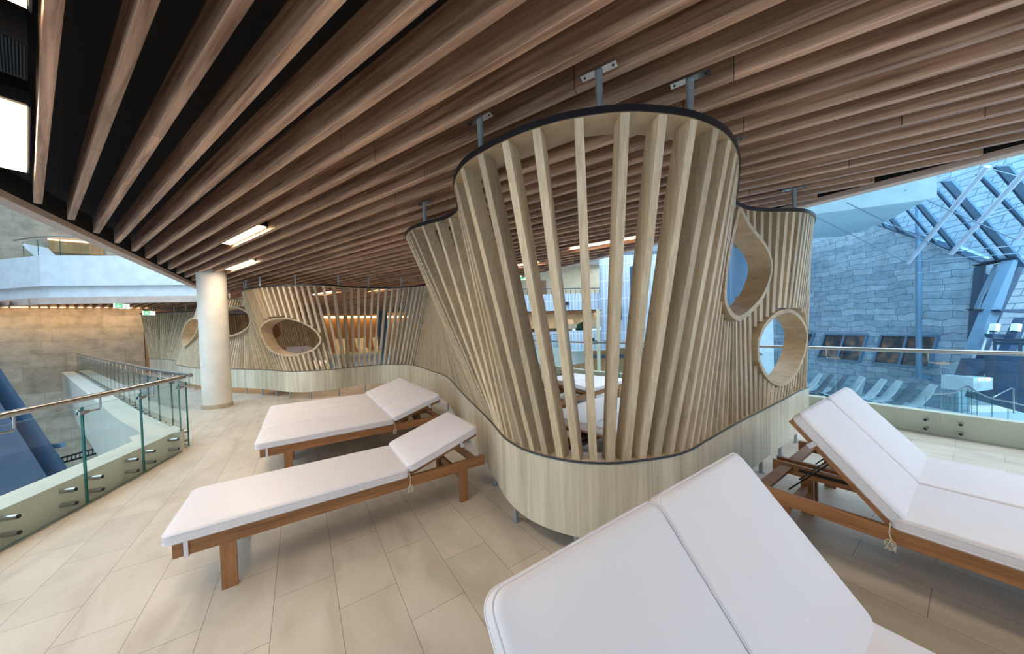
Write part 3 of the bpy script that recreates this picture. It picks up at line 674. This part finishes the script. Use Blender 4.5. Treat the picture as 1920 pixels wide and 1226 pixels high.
m = MB(); m.box((-8.0, YW-.1, 5.7), (1.5, .1, .5), WARMW); m.box((-8.0, YW-.12, 5.98), (1.5, .1, .05), COVE); struct(m.build('window_1'))
# void below on the left
m = MB(); m.prism([(-26, -6), (-2, -6), (-3.0, 6), (-9, 22.3), (-26, 22.3)], -5.2, -5, BLUED); struct(m.build('floor_lower_left'))
def pxbeam(name, a, b, w, h, mat, label, cat, group=None):
    A = dep(*a); B = dep(*b); m = MB(); m.beam(A, B, w, h, mat, V(*(CAM-(A+B)/2)));
    d = (B-A).normalized(); 
    m.beam(A+(CAM-A).normalized()*h/2, B+(CAM-B).normalized()*h/2, w*1.25, .03, mat, (CAM-(A+B)/2)); m.beam(A-(CAM-A).normalized()*h/2, B-(CAM-B).normalized()*h/2, w*1.25, .03, mat, (CAM-(A+B)/2))
    return tag(m.build(name), label, cat, group)
NAVY = plain('worn_navy_paint', (70, 84, 104), .55)
def edge(y): return .667*(y-705)
def voidslab(o0, o1, mat, d0, d1, th, label, y0=560, y1=990):
    m = MB(); m.slabpoly([dep(edge(y0)+o0, y0, d0), dep(edge(y0)+o1, y0, d0), dep(edge(y1)+o1*1.5, y1, d1), dep(edge(y1)+o0*1.5, y1, d1)], _f*th, mat)
    return tag(m.build('steel_beam'), label, 'steel beam', 'raking blue beams in the left void')
voidslab(-34, 0, BLUED, 11, 8, .1, 'dark flange edge of the raking blue beam in the left void')
voidslab(-150, -36, NAVY, 10.6, 7.7, .1, 'broad blue face of the raking beam in the left void')
r = MB()
for s in (-.08, .08): r.beam(dep(70, 876+s*60, 9), dep(188, 843+s*60, 9), .02, .05, DMETAL)
for i in range(15): r.beam(dep(70+i*8, 876-i*2.24-5, 9), dep(70+i*8, 876-i*2.24+5, 9), .02, .02, DMETAL)
tag(r.build('cable_tray'), 'dark ladder cable tray low in the left void', 'cable tray')
r = MB(); r.beam(dep(62, 842, 9.2), dep(118, 834, 9.2), .1, .12, BLUE); tag(r.build('steel_bracket'), 'small pale blue bracket low in the left void', 'bracket')
# exit signs
def exit_sign(c, w, h, rz, label, arrow=-1):
    root = empty('exit_sign', tuple(c), rz); tag(root, label, 'exit sign')
    m = MB(); m.box((0, 0, 0), (w, .05, h), EXITW); m.build('sign_body', root)
    m = MB(); m.box((arrow*w*.22, -.028, 0), (w*.5, .006, h*.92), EXITG); m.build('green_panel', root)
    ax = arrow*w*.22; m = MB(); m.box((ax-arrow*w*.04, -.034, 0), (w*.22, .006, h*.14), EXITW)
    m.slabpoly([(ax+arrow*w*.16, -.037, 0), (ax+arrow*w*.03, -.037, h*.26), (ax+arrow*w*.03, -.037, -h*.26)], V(0, .006, 0), EXITW); m.build('arrow', root)
    X = -arrow*w*.27; m = MB(); m.tube([(X, -.03, h*.26), (X, -.034, h*.26)], h*.08, EXITG, 12)
    m.beam((X, -.031, h*.18), (X-w*.03, -.031, -.05*h), .004, h*.12, EXITG); m.beam((X-w*.03, -.031, -.05*h), (X+w*.06, -.031, -h*.36), .004, h*.08, EXITG); m.beam((X-w*.03, -.031, -.05*h), (X-w*.1, -.031, -h*.34), .004, h*.08, EXITG); m.beam((X, -.031, h*.14), (X+w*.09, -.031, h*.02), .004, h*.06, EXITG)
    m.build('running_figure', root)
    m = MB(); m.tube([(0, 0, h/2), (0, 0, h/2+.12)], .01, ZINC, 8); m.build('hanger', root)
exit_sign(dep(228, 574, 12.4), .46, .19, R(34+18), 'green and white exit sign hanging beside the sandstone wall')
exit_sign(dep(279, 587, 13.6), .42, .17, R(34+18), 'smaller exit sign just above the farthest slatted screen')
exit_sign(dep(982, 518, 9.0), .42, .20, R(-34), 'exit sign glimpsed between the slats of the near screen')
# ------------------------------------------------------------------ far hall behind the middle screen
m = MB(); m.box((12, 30.2, 1.5), (36, .3, 3.7), WARMW); struct(m.build('wall_far'))
m = MB(); m.box((7.5, 29.7, 2.93), (15, .25, .14), COVE); tag(m.build('cove_light'), 'long bright strip light at the top of the far timber wall', 'strip light')
m = MB(); m.prism([(.6, 14.6), (9.5, 17.2), (10.5, 26), (1.2, 26)], .002, .02, POOL); struct(m.build('pool_water'))
m = MB()
pl = [(.6, 14.6), (9.5, 17.2), (10.5, 26), (1.2, 26), (.6, 14.6)]
m.sweep([[V(*p, 0), V(*q, 0), V(*q, .05), V(*p, .05)] for p, q in zip(pl, offs(pl, -.35))], CREAM); struct(m.build('trim_6'))
r = MB(); r.tube([(4.95, 24, 0), (4.95, 24, 3.33)], .34, plain('grey_blue_paint', (92, 106, 120), .6), 24); tag(r.build('round_column', smooth=True), 'dark blue round column seen through the middle screen slats', 'column')
for i, x in enumerate((2.6, 4.0, 5.3, 8.4)):
    r = MB(); r.sweep([[V(x+a, 27.5+yy, z) for a, in ((-.35,), (.35,))]+[V(x+a, 27.5+yy+.05, z-.05) for a, in ((.35,), (-.35,))] for yy, z in ((-1.0, .03), (-.9, .35), (-.2, .38), (.1, .5), (.55, 1.15))], CREAM)
    tag(r.build('pool_lounger'), 'cream lounger shell beyond the far pool, number '.replace(', number ', ' seen through the middle screen'), 'pool lounger', 'cream loungers beyond the far pool')
# ------------------------------------------------------------------ far building seen through the near screen
def fbox(m, x0, y0, x1, y1, d, th, mat):
    a = dep((x0+x1)/2, (y0+y1)/2, d); w = abs(x1-x0)/F*d; h = abs(y1-y0)/F*d; m.box((a.x+_f.x*th/2, a.y+_f.y*th/2, a.z), (w, th, h), mat, R(-34.02))
RH = V(math.cos(R(-34.02)), math.sin(R(-34.02)), 0)
UVF = (RH, V(0, 0, 1))
D = 21
m = MB(); fbox(m, 905, 500, 1130, 560, D+3, .3, CREAM); struct(m.build('wall_hall_upper'))
m = MB(); a = [dep(900, 514, D+4), dep(1400, 500, D+4), dep(1420, 300, 9), dep(1000, 500, 10)]
m.slabpoly([V(p.x, p.y, 6.2) for p in (dep(880, 500, D+8), dep(1500, 500, D+8), dep(1500, 500, 8), dep(1000, 500, 9.5))], V(0, 0, .3), WHITE); struct(m.build('ceiling_hall'))
m = MB(); fbox(m, 905, 552, 1135, 583, D, .25, PERF); o = m.build('balcony', uv=UVF); tag(o, 'blue-white perforated balcony front seen between the slats, upper of two', 'balcony')
m = MB(); fbox(m, 905, 578, 1135, 586, D+.3, 3, TEAK); struct(m.build('trim_7'))
m = MB(); fbox(m, 905, 586, 1130, 616, D+3, .3, CREAM); struct(m.build('wall_hall_middle'))
m = MB(); fbox(m, 905, 585, 1130, 588, D+2.6, .2, COVE); tag(m.build('cove_light'), 'warm strip light under the upper perforated balcony', 'strip light')
m = MB(); fbox(m, 905, 622, 1148, 660, D-.5, .25, PERF); tag(m.build('balcony', uv=UVF), 'bright blue-white perforated balcony front, lower of two', 'balcony')
m = MB(); fbox(m, 1128, 470, 1260, 636, D-1, .4, PERF); struct(m.build('wall_hall_right', uv=UVF))
m = MB(); fbox(m, 905, 655, 1290, 720, D+1, .3, WARMW); fbox(m, 905, 668, 1290, 672, D+.7, .3, BLUED); struct(m.build('wall_restaurant'))
m = MB(); fbox(m, 1153, 514, 1166, 537, D-1.3, .3, WINLIT); struct(m.build('window_2'))
m = MB(); fbox(m, 1156, 570, 1166, 600, D-1.3, .3, BLUED); struct(m.build('window_3'))
m = MB(); fbox(m, 1014, 526, 1024, 552, D+2.9, .1, TEAK); struct(m.build('window_4'))
m = MB(); a = dep(1193, 580, D-3); m.tube([(a.x, a.y, -3), (a.x, a.y, 4.9)], .3, BLUED, 24); tag(m.build('round_column', smooth=True), 'slate blue round column in the far hall, seen between the slats', 'column')
m = MB(); a = dep(1121, 600, D-1.5); m.tube([(a.x, a.y, -3), (a.x, a.y, 2.6)], .11, CREAM, 20); tag(m.build('round_column', smooth=True), 'slim cream column under the upper perforated balcony', 'column')
r = empty('balustrade', tuple(dep(1020, 552, D))); tag(r, 'thin metal balustrade on top of the upper perforated balcony', 'balustrade')
m = MB(); m.beam(dep(905, 543, D), dep(1135, 540, D), .04, .05, BLUED); adopt(m.build('top_rail'), r)
for i in range(26):
    m = MB(); x = 908+i*9; m.beam(dep(x, 543, D), dep(x, 554, D), .025, .025, BLUED); adopt(m.build('post'), r)
m = MB(); a = dep(1062, 569, D-.2); m.box(tuple(a), (.35, .3, .2), BLACK, .5); tag(m.build('spotlight'), 'small black spotlight fixed to the upper perforated balcony', 'spotlight')
m = MB(); a = dep(1110, 642, D-2.5); m.box(tuple(a), (.5, .4, .2), BLACK); m.box(tuple(a+V(0, 0, .18)), (.2, .2, .16), BLACK); tag(m.build('projector'), 'black projector above the lower hall, seen between the slats', 'projector')
for i, x in enumerate((1068, 1106)):
    m = MB(); a = dep(x, 612, D+1.5); m.box(tuple(a), (.9, .7, .35), CREAM, R(-34)); m.box(tuple(a+V(0, .25, .3)), (.9, .2, .4), CREAM, R(-34)); tag(m.build('armchair'), ('left' if i == 0 else 'right')+' cream armchair in the lit gallery between the two balconies', 'armchair')
m = MB(); a = dep(1088, 613, D+1.4)+V(0, 0, -.08); bm_ = a
for k in range(14): m.box((a.x+random.uniform(-.35, .35), a.y+random.uniform(-.2, .2), a.z+random.uniform(-.1, .35)), (.22, .18, .2), GREEN, random.random()*3)
tag(m.build('potted_plants'), 'dark green planting between the two gallery armchairs', 'plants')
# ------------------------------------------------------------------ right side: stone wall
P1 = dep(1549, 626, 20.7); P2 = dep(1760, 630.6, 15.0); du = V(P2.x-P1.x, P2.y-P1.y, 0).normalized(); NW = V(du.y, -du.x, 0)
if NW.dot(CAM-P1) < 0: NW = -NW
UVW = (du, V(0, 0, 1))
W0 = V(P1.x, P1.y, 0)
def onw(x, y, off=0): return onplane(x, y, W0+NW*off, NW)
ZL = -2.9
def wz(x, z): p = onw(x, 600); return V(p.x, p.y, z)
m = MB(); poly = [wz(1380, ZL-.3), wz(1380, 9.5), onw(1500, 392), onw(1644, 417), onw(1703, 440), onw(1759, 453), onw(1815, 476), onw(1850, 492), onw(1843, 560), onw(1836, 594), onw(1826, 660), onw(1797, 727), onw(1797, 740), wz(1797, ZL-.3)]
m.slabpoly(poly, -NW*.5, SLATE); struct(m.build('wall_stone', uv=UVW))
def zz(x, y): return (1480+x/4.364, 600+y/4.364)
for lb, q in (('window_5', [(1500, 622), (1528, 625), (1517, 652), (1500, 675)]), ('window_6', [zz(300, 115), zz(645, 120), zz(580, 340), zz(237, 308)]), ('window_7', [zz(760, 122), zz(1222, 130), zz(1150, 390), zz(693, 350)])):
    root = empty(lb, tuple(onw(*q[0]))); struct(root)
    P = [onw(*a, .02) for a in q]; m = MB(); m.slabpoly(P, NW*.02, WINP); adopt(m.build('pane'), root)
    m = MB()
    for i in range(4): m.beam(P[i]+NW*.03, P[(i+1) % 4]+NW*.03, .1, .12, BLUE, NW)
    m.beam((P[0]+P[1])/2+NW*.03, (P[2]+P[3])/2+NW*.03, .1, .1, BLUE, NW); adopt(m.build('window_frame'), root)
m = MB(); m.prism([tuple(p[:2]) for p in (wz(1380, 0), wz(1800, 0), dep(2300, 600, 14), dep(2300, 600, 3.2), V(7.3, -6, 0), V(7.3, 8, 0), V(9, 13, 0))], ZL-.2, ZL, SLATEO); struct(m.build('floor_lower_right'))
# deck edge opposite side / lower terrace loungers
def shell_lounger(px, py, mat, label, s=1.0):
    p = az(px, py, ZL+.35); root_dir = (-NW*1.0+du*.35).normalized(); side = V(root_dir.y, -root_dir.x, 0)
    prof = [(-1.0, .12), (-.55, .0), (-.1, .02), (.12, .12), (.38, .5), (.62, .95), (.68, 1.05)]; sec = []
    for u, z in prof:
        w = .28 if z < .9 else .2
        sec.append([p+root_dir*u*s+side*w+V(0, 0, z*s), p+root_dir*u*s-side*w+V(0, 0, z*s), p+root_dir*(u*s+.03)-side*w+V(0, 0, z*s-.04), p+root_dir*(u*s+.03)+side*w+V(0, 0, z*s-.04)])
    p.z = ZL+.35; root = empty('pool_lounger', (p.x, p.y, ZL)); tag(root, label, 'pool lounger', 'grey shell loungers along the stone wall')
    m = MB(); m.sweep(sec, mat); adopt(m.build('shell', smooth=True), root)
    m = MB()
    for u in (-.7, .15): m.box((p.x+root_dir.x*u, p.y+root_dir.y*u, ZL+.17), (.5, .06, .34), DMETAL, math.atan2(side.y, side.x))
    adopt(m.build('base_frame'), root)
for (x, y, mt, lb) in ((1622, 748, GREYL, 'light grey shell lounger, leftmost fully seen by the stone wall'), (1650, 752, GREYL, 'light grey shell lounger second from the left of the fully seen four'), (1678, 757, GREYD, 'darker grey shell lounger between two light ones by the stone wall'), (1710, 762, GREYL, 'light grey shell lounger at the right end of the row by the stone wall'),
                       (1530, 736, GREYD, 'dark shell lounger just right of the near screen edge'), (1556, 739, GREYD, 'dark shell lounger behind the raised right lounger'), (1585, 742, GREYL, 'light shell lounger left of the low blue glass screen'), (1510, 733, GREYL, 'light shell lounger partly hidden by the near screen edge')):
    shell_lounger(x, y, mt, lb)
m = MB(); p = az(1603, 735, ZL); m.slabpoly([az(1600, 738, ZL), az(1612, 745, ZL), az(1612, 745, ZL)+V(0, 0, 1.1)-NW*.3, az(1600, 738, ZL)+V(0, 0, 1.1)-NW*.3], du*.05, GREYL); tag(m.build('glass_divider'), 'low pale divider between the shell loungers', 'divider')
# blue pole
r = MB(); A, B = onw(1718.5, 388, .5), onw(1723, 711, .5); A = V(B.x, B.y, A.z); r.tube([B, A], .105, BLUE, 20); r.beam(B+V(0, 0, .1), B-NW*.5+V(0, 0, .1), .2, .2, BLUE); tag(r.build('steel_pole', smooth=True), 'tall blue steel pole in front of the blue stone wall', 'pole')
r = MB(); p = onw(1785, 707, .03); r.box(tuple(p), (.22, .22, .22), WHITE, math.atan2(du.y, du.x)); tag(r.build('wall_box'), 'small white box mounted low on the stone wall', 'wall box')
# glazed roof
A1, A2, A3 = onw(1644, 417, 0), onw(1850, 490, 0), dep(1900, 300, 9.5)
NR = (A2-A1).cross(A3-A1).normalized()
if NR.dot(CAM-A1) < 0: NR = -NR
def onr(x, y, off=0): return onplane(x, y, A1+NR*off, NR)
def za(L): return [(1640+x/5.839, 290+y/5.839) for x, y in L]
m = MB(); q = [onr(*p, -.12) for p in [(1600, 404), (1640, 416), (1703, 440), (1759, 455), (1815, 478), (1905, 481), (1990, 470), (1960, 280), (1780, 280), (1640, 360)]]; m.slabpoly(q, -NR*.03, ROOFG); struct(m.build('window_8'))
raf = [((70, 725), (135, 790), .14), ((175, 680), (395, 960), .34), ((365, 600), (720, 1015), .14), ((495, 540), (1035, 1190), .34), ((690, 385), (1370, 1155), .16), ((795, 285), (1620, 1226), .42), ((1150, 205), (1700, 790), .16), ((1400, 120), (1800, 600), .42)]
for i, (a, b, w) in enumerate(raf):
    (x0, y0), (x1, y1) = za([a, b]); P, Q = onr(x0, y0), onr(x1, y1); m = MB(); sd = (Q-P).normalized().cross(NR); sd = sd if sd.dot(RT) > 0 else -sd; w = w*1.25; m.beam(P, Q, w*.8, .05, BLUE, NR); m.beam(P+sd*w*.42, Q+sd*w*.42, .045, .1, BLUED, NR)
    tag(m.build('roof_rafter'), 'blue steel rafter under the glazed roof, '+('broad one' if w > .2 else 'slim one')+' number '.replace(' number ', '')+[' above the wall corner', ' left of the pole', ' crossing behind the pole', ' just right of the pole', ' right of the ceiling panel tip', ' reaching the facade frame corner', ' near the top right edge', ' in the top right corner'][i], 'rafter', 'blue rafters of the glazed roof')
m = MB(); m.beam(onr(1640, 418), onr(1760, 456), .1, .2, BLUED, NR); m.beam(onr(1760, 456), onr(1850, 492), .1, .2, BLUED, NR); m.beam(onr(1835, 492), onr(1905, 482), .12, .2, BLUED, NR); struct(m.build('trim_8'))
# truss tubes and cables in front of the roof
def tubeobj(name, a, b, ra, mat, label, cat, group=None):
    m = MB(); m.tube([dep(*a), dep(*b)], ra, mat, 12); tag(m.build(name, smooth=True), label, cat, group)
tubeobj('truss_tube', (1702, 493, 11.5), (1852, 312, 9), .068, TUBE, 'pale blue truss tube slanting up, left one of the pair', 'truss tube', 'pale truss tubes under the glazed roof')
tubeobj('truss_tube', (1783, 476, 11), (1945, 296, 8.6), .068, TUBE, 'pale blue truss tube slanting up, right one of the pair', 'truss tube', 'pale truss tubes under the glazed roof')
tubeobj('truss_tube', (1906, 450, 10), (1990, 360, 9), .068, TUBE, 'pale blue truss tube at the right edge, only its end seen', 'truss tube', 'pale truss tubes under the glazed roof')
cab = [((1529, 406, 10.5), (1700, 492, 11.5), 'lowest steel cable running from the near screen to the left truss tube'), ((1588, 380, 10), (1783, 475, 11), 'steel cable crossing in front of the blue pole'), ((1697, 357, 9.6), (1906, 450, 10), 'steel cable running down to the right edge truss tube'), ((1862, 318, 9.3), (1960, 345, 9), 'short steel cable at the top right corner'),
       ((1712, 490, 11.5), (1935, 473, 10.5), 'nearly level steel cable above the stone wall, lower one'), ((1790, 471, 11), (1935, 458, 10.5), 'nearly level steel cable above the stone wall, upper one'), ((1770, 430, 11.2), (1935, 380, 9.6), 'steel cable rising to the right behind the truss tubes'), ((1725, 441, 11.6), (1750, 434, 11.4), 'short steel cable beside the blue pole'),
       ((1744, 490, 11.4), (1744, 509, 11.4), 'short hanging wire holding the level rod'), ((1720, 512, 11.4), (1768, 507.5, 11.4), 'short level rod hanging beside the blue pole')]
CABLE = plain('dull_steel_cable', (104, 128, 146), .5)
for a, b, lb in cab: tubeobj('steel_cable', a, b, .015, CABLE, lb, 'cable', 'steel cables of the roof truss')
# white roof panel
r = empty('ceiling_canopy', (0, 0, 0)); fz = []
lo_px = [(1505, 395), (1544, 400), (1738, 376), (1755, 371), (1757, 338), (1700, 352), (1600, 372), (1500, 380)]
dd = lambda x: 10.8-(x-1500)*.006
CANOPY = plain('white_panel_blue_lit', (176, 206, 214), .7)  # panel is white; the blue daylight on it is put into this colour
m = MB(); top = [dep(x, y, dd(x)) for x, y in [(1490, 404), (1530, 401), (1640, 387), (1740, 374), (1757, 369), (1757, 290), (1640, 290), (1490, 300)]]; m.slabpoly(top, -NW*.15, WHITE); o1 = m
under = [dep(1490, 404, dd(1490)), dep(1530, 401, dd(1530)), dep(1640, 387, dd(1640)), dep(1740, 374, dd(1740)), dep(1657, 417, 14.5), dep(1578, 444, 17.5), dep(1500, 447, 18)]
for nm, pts, off in (('fascia', top, _f*.2), ('soffit', under, V(0, 0, .1))):
    m = MB(); m.slabpoly(pts, off, CANOPY); adopt(m.build(nm), r)
tag(r, 'large white curved roof panel beyond the right edge of the timber ceiling', 'roof panel')
# outer stone wall beyond the roof glass
q = -NW
o_ = W0-NW*5.5
def onw2(x, y): return onplane(x, y, o_, NW)
m = MB(); m.slabpoly([onw2(1450, 760), onw2(1450, 100), onw2(2100, 60), onw2(2100, 760)], -NW*.4, SLATEO)
ud = (du*.9+V(0, 0, -.35)).normalized(); struct(m.build('wall_outer', uv=(ud, V(0, 0, 1))))
# steel and glass facade at the right edge
FG = 'dark blue facade steelwork'
def zc(L): return [(1740+x/6.13, 460+y/6.13) for x, y in L]
def zd(L): return [(1780+x/5.571, 580+y/5.571) for x, y in L]
TEALG = darkglass('teal_glass', (40, 120, 150))
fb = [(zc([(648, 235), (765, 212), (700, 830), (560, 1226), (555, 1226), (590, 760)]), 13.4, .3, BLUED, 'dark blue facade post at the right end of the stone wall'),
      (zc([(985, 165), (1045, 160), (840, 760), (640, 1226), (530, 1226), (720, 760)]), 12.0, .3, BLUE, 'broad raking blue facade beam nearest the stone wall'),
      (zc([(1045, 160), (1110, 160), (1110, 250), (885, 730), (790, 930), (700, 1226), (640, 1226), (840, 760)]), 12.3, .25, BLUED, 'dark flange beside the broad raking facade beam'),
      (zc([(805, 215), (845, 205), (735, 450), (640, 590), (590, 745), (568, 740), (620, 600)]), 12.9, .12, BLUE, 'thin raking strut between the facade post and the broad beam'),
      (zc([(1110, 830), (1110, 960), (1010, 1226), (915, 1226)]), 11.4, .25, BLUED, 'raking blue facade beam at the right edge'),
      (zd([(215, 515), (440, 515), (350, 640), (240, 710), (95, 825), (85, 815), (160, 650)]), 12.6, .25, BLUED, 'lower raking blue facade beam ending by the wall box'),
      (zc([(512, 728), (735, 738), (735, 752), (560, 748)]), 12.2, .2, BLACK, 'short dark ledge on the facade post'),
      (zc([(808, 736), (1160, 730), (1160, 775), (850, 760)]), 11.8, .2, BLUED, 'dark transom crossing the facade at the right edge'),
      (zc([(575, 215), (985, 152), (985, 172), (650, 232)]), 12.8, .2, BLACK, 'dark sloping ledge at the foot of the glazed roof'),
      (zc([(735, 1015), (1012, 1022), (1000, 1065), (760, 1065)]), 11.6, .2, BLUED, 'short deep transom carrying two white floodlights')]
for P, d_, th, mt, lb in fb:
    m = MB(); m.slabpoly([dep(x, y, d_) for x, y in P], _f*th, mt); tag(m.build('facade_beam'), lb, 'steel beam', FG)
m = MB(); m.slabpoly([dep(x, y, 13.2) for x, y in zc([(845, 208), (985, 168), (725, 760), (700, 830), (735, 450)])], _f*.05, TEALG); struct(m.build('window_9'))
tubeobj('conduit', (1858, 608, 11.8), (1840, 660, 11.8), .03, TUBE, 'pale thin conduit on the raking facade beam', 'conduit')
for i, (x, y) in enumerate(((1865, 613), (1905, 613))):
    root = empty('floodlight', tuple(dep(x, y+6, 11.3))); tag(root, ('left' if i == 0 else 'right')+' white floodlight standing on the facade transom', 'floodlight', None)
    m = MB(); m.beam(dep(x-1.5, y+8, 11.3), dep(x+1.5, y-6, 11.3), .16, .16, WHITE, _f); adopt(m.build('lamp_body'), root)
    m = MB(); m.beam(dep(x-8, y+8, 11.3), dep(x+5, y+8, 11.3), .05, .05, DMETAL); adopt(m.build('mount'), root)
root = empty('glass_box', tuple(dep(1900, 700, 9.5))); tag(root, 'dark framed glass enclosure at the right edge behind the handrail', 'glass enclosure')
for a, b in (((1863, 637, 10), (1990, 640, 8.6)), ((1865, 640, 10), (1865, 740, 10)), ((1868, 643, 10.6), (1990, 646, 9.2)), ((1913, 645, 9.4), (1913, 745, 9.4))):
    m = MB(); m.beam(dep(*a), dep(*b), .07, .09, BLUED); adopt(m.build('frame_bar'), root)
m = MB(); m.slabpoly([dep(1865, 642, 10), dep(1990, 644, 8.7), dep(1990, 750, 8.7), dep(1865, 742, 10)], V(.02, 0, 0), ROOFG); adopt(m.build('pane'), root)
m = MB(); A = dep(1760, 740, 14.2); m.slabpoly([dep(1845, 665, 12.6), dep(2020, 655, 11), dep(2020, 800, 11), dep(1822, 745, 12.9)], _f*.2, BLUED); struct(m.build('wall_facade'))
m = MB(); m.slabpoly([dep(1825, 708, 12), dep(1862, 708, 12), dep(1862, 730, 12), dep(1825, 735, 12)], _f*.9, GREYL); tag(m.build('counter'), 'pale counter block low by the facade at the right', 'counter')
exit_sign(dep(1846, 711, 11.8), .4, .12, R(-34), 'small exit sign above the pale counter at the right edge')
# stair railing on the lower level
root = empty('stair_railing', tuple(az(1830, 770, ZL))); tag(root, 'curved green glass stair railing on the lower level at the right', 'stair railing')
hp = [(1735, 740, 11.5), (1790, 736, 11.0), (1803, 728, 10.8), (1815, 724.5, 10.5), (1822, 728, 10.2), (1832, 735, 9.9), (1860, 747, 9.4), (1890, 753, 9.0), (1930, 762, 8.6)]
HP = [dep(*p) for p in hp]; HPs = catmull(HP, 5)
m = MB(); m.tube(HPs, .022, STEEL, 10); adopt(m.build('handrail', smooth=True), root)
for i in range(len(HP)-1):
    m = MB(); a, b = HP[i], HP[i+1]; g = (b-a).normalized()*.02; m.slabpoly([a+g-V(0, 0, .05), b-g-V(0, 0, .05), b-g-V(0, 0, 1.0), a+g-V(0, 0, 1.0)], V(.012, .008, 0), GLASS); adopt(m.build('glass_panel'), root)
    m = MB(); m.beam(a-V(0, 0, .04), a-V(0, 0, 1.0), .014, .014, GEDGE); adopt(m.build('glass_edge'), root)
m = MB(); m.tube([dep(1862, 745, 9.6), dep(1895, 728, 9.6), dep(1900, 728, 9.6), dep(1901, 775, 9.6)], .018, STEEL, 10); tag(m.build('handrail', smooth=True), 'bent steel handrail behind the stair railing at the right edge', 'handrail')
# columns seen through the teardrop opening
for x, d_, rr, lb in ((1389, 15, .42, 'broad blue column seen through the teardrop opening'), (1372, 16.5, .22, 'slim blue column seen through the teardrop opening')):
    a = dep(x, 540, d_); m = MB(); m.tube([(a.x, a.y, ZL), (a.x, a.y, 6.1)], rr, BLUE, 24); tag(m.build('round_column', smooth=True), lb, 'column')
m = MB(); p0, p1 = dep(1290, 600, 24), dep(1450, 600, 22); m.slabpoly([V(p0.x, p0.y, ZL), V(p1.x, p1.y, ZL), V(p1.x, p1.y, 5.2), V(p0.x, p0.y, 5.2)], _f*.3, WHITE); struct(m.build('wall_far_right'))
# ------------------------------------------------------------------ world and light
w = bpy.data.worlds.new('world'); bpy.context.scene.world = w; w.use_nodes = True; nt = w.node_tree; bg = nt.nodes['Background']
tc = nd(nt, 'ShaderNodeTexCoord'); sp = nd(nt, 'ShaderNodeSeparateXYZ'); nt.links.new(tc.outputs['Generated'], sp.inputs[0])
nt.links.new(ramp(nt, sp.outputs[2], [(0.0, (.42, .62, .82, 1)), (.5, (.50, .74, 1.0, 1))]), bg.inputs[0]); bg.inputs[1].default_value = 1.7
def area(loc, rot, sx, sy, col, e, name):
    l = bpy.data.lights.new(name, 'AREA'); l.shape = 'RECTANGLE'; l.size = sx; l.size_y = sy; l.color = col; l.energy = e
    o = bpy.data.objects.new(name, l); C.objects.link(o); o.location = loc; o.rotation_euler = rot; return o
warm = (1, .86, .70)
az_ = math.atan2(SD.y, SD.x)
for s_, n_ in ((4.2, -.012), (1.77, -.012), (5.8, 1.765), (8.3, 2.425), (1.6, 5.62), (3.95, 6.28), (11.8, 5.85), (-2.2, 1.1), (-3.6, 3.74)):  # the last pair belongs to the added out-of-view panels
    p = ND*n_+SD*s_; area((p.x, p.y, HC+.02), (0, 0, az_), 1.3, .12, warm, 26, 'led_panel_light')
area((9.3, 2.5, 8.5), (0, R(50), 0), 7, 16, (.70, .86, 1), 1000, 'skylight_right')
area((19, -4.5, 9), (0, R(-50), R(30)), 8, 8, (.44, .78, 1), 2600, 'skylight_stone_wall')
area((33, 8, 14), (0, R(20), 0), 10, 16, (.55, .80, 1), 1700, 'outdoor_daylight')
area((-7, 9, 8.2), (0, R(-48), 0), 5, 14, (.66, .84, 1), 600, 'skylight_left')
for p, e in (((-10, 21.6, 2.9), 22), ((-7.4, 21.6, 2.9), 26)): area(p, (R(20), 0, 0), 3, .1, (1, .72, .4), e, 'wall_wash_light')
area((-15, 2, 1.5), (0, R(-90), 0), 7, 12, (.74, .88, 1), 700, 'left_fill_light')  # unseen fill lamp, added to brighten the left fascia and battens
area((16, 12, 6), (0, 0, 0), 10, 8, (.6, .8, 1), 700, 'far_hall_skylight')
area(tuple(dep(1020, 588, D+1.5)), (0, 0, R(-34)), 7, .5, (1, .82, .6), 60, 'gallery_light')
area((5, 26, 2.9), (0, 0, 0), 9, .5, (1, .75, .45), 120, 'far_wall_light')
area((-1.4, 14.5, 2.95), (0, 0, 0), 3, 3, (1, .68, .38), 75, 'inner_area_light')
area((1.2, 14.6, 2.95), (0, 0, 0), 3, 2, (1, .68, .38), 80, 'inner_area_light')
s = bpy.context.scene
s.view_settings.view_transform = 'Standard'; s.view_settings.look = 'None'; s.view_settings.exposure = 0.0; s.view_settings.gamma = 1.0; s.view_settings.use_curve_mapping = False
s.cycles.max_bounces = 8; s.cycles.diffuse_bounces = 4; s.cycles.transparent_max_bounces = 16; s.cycles.glossy_bounces = 3
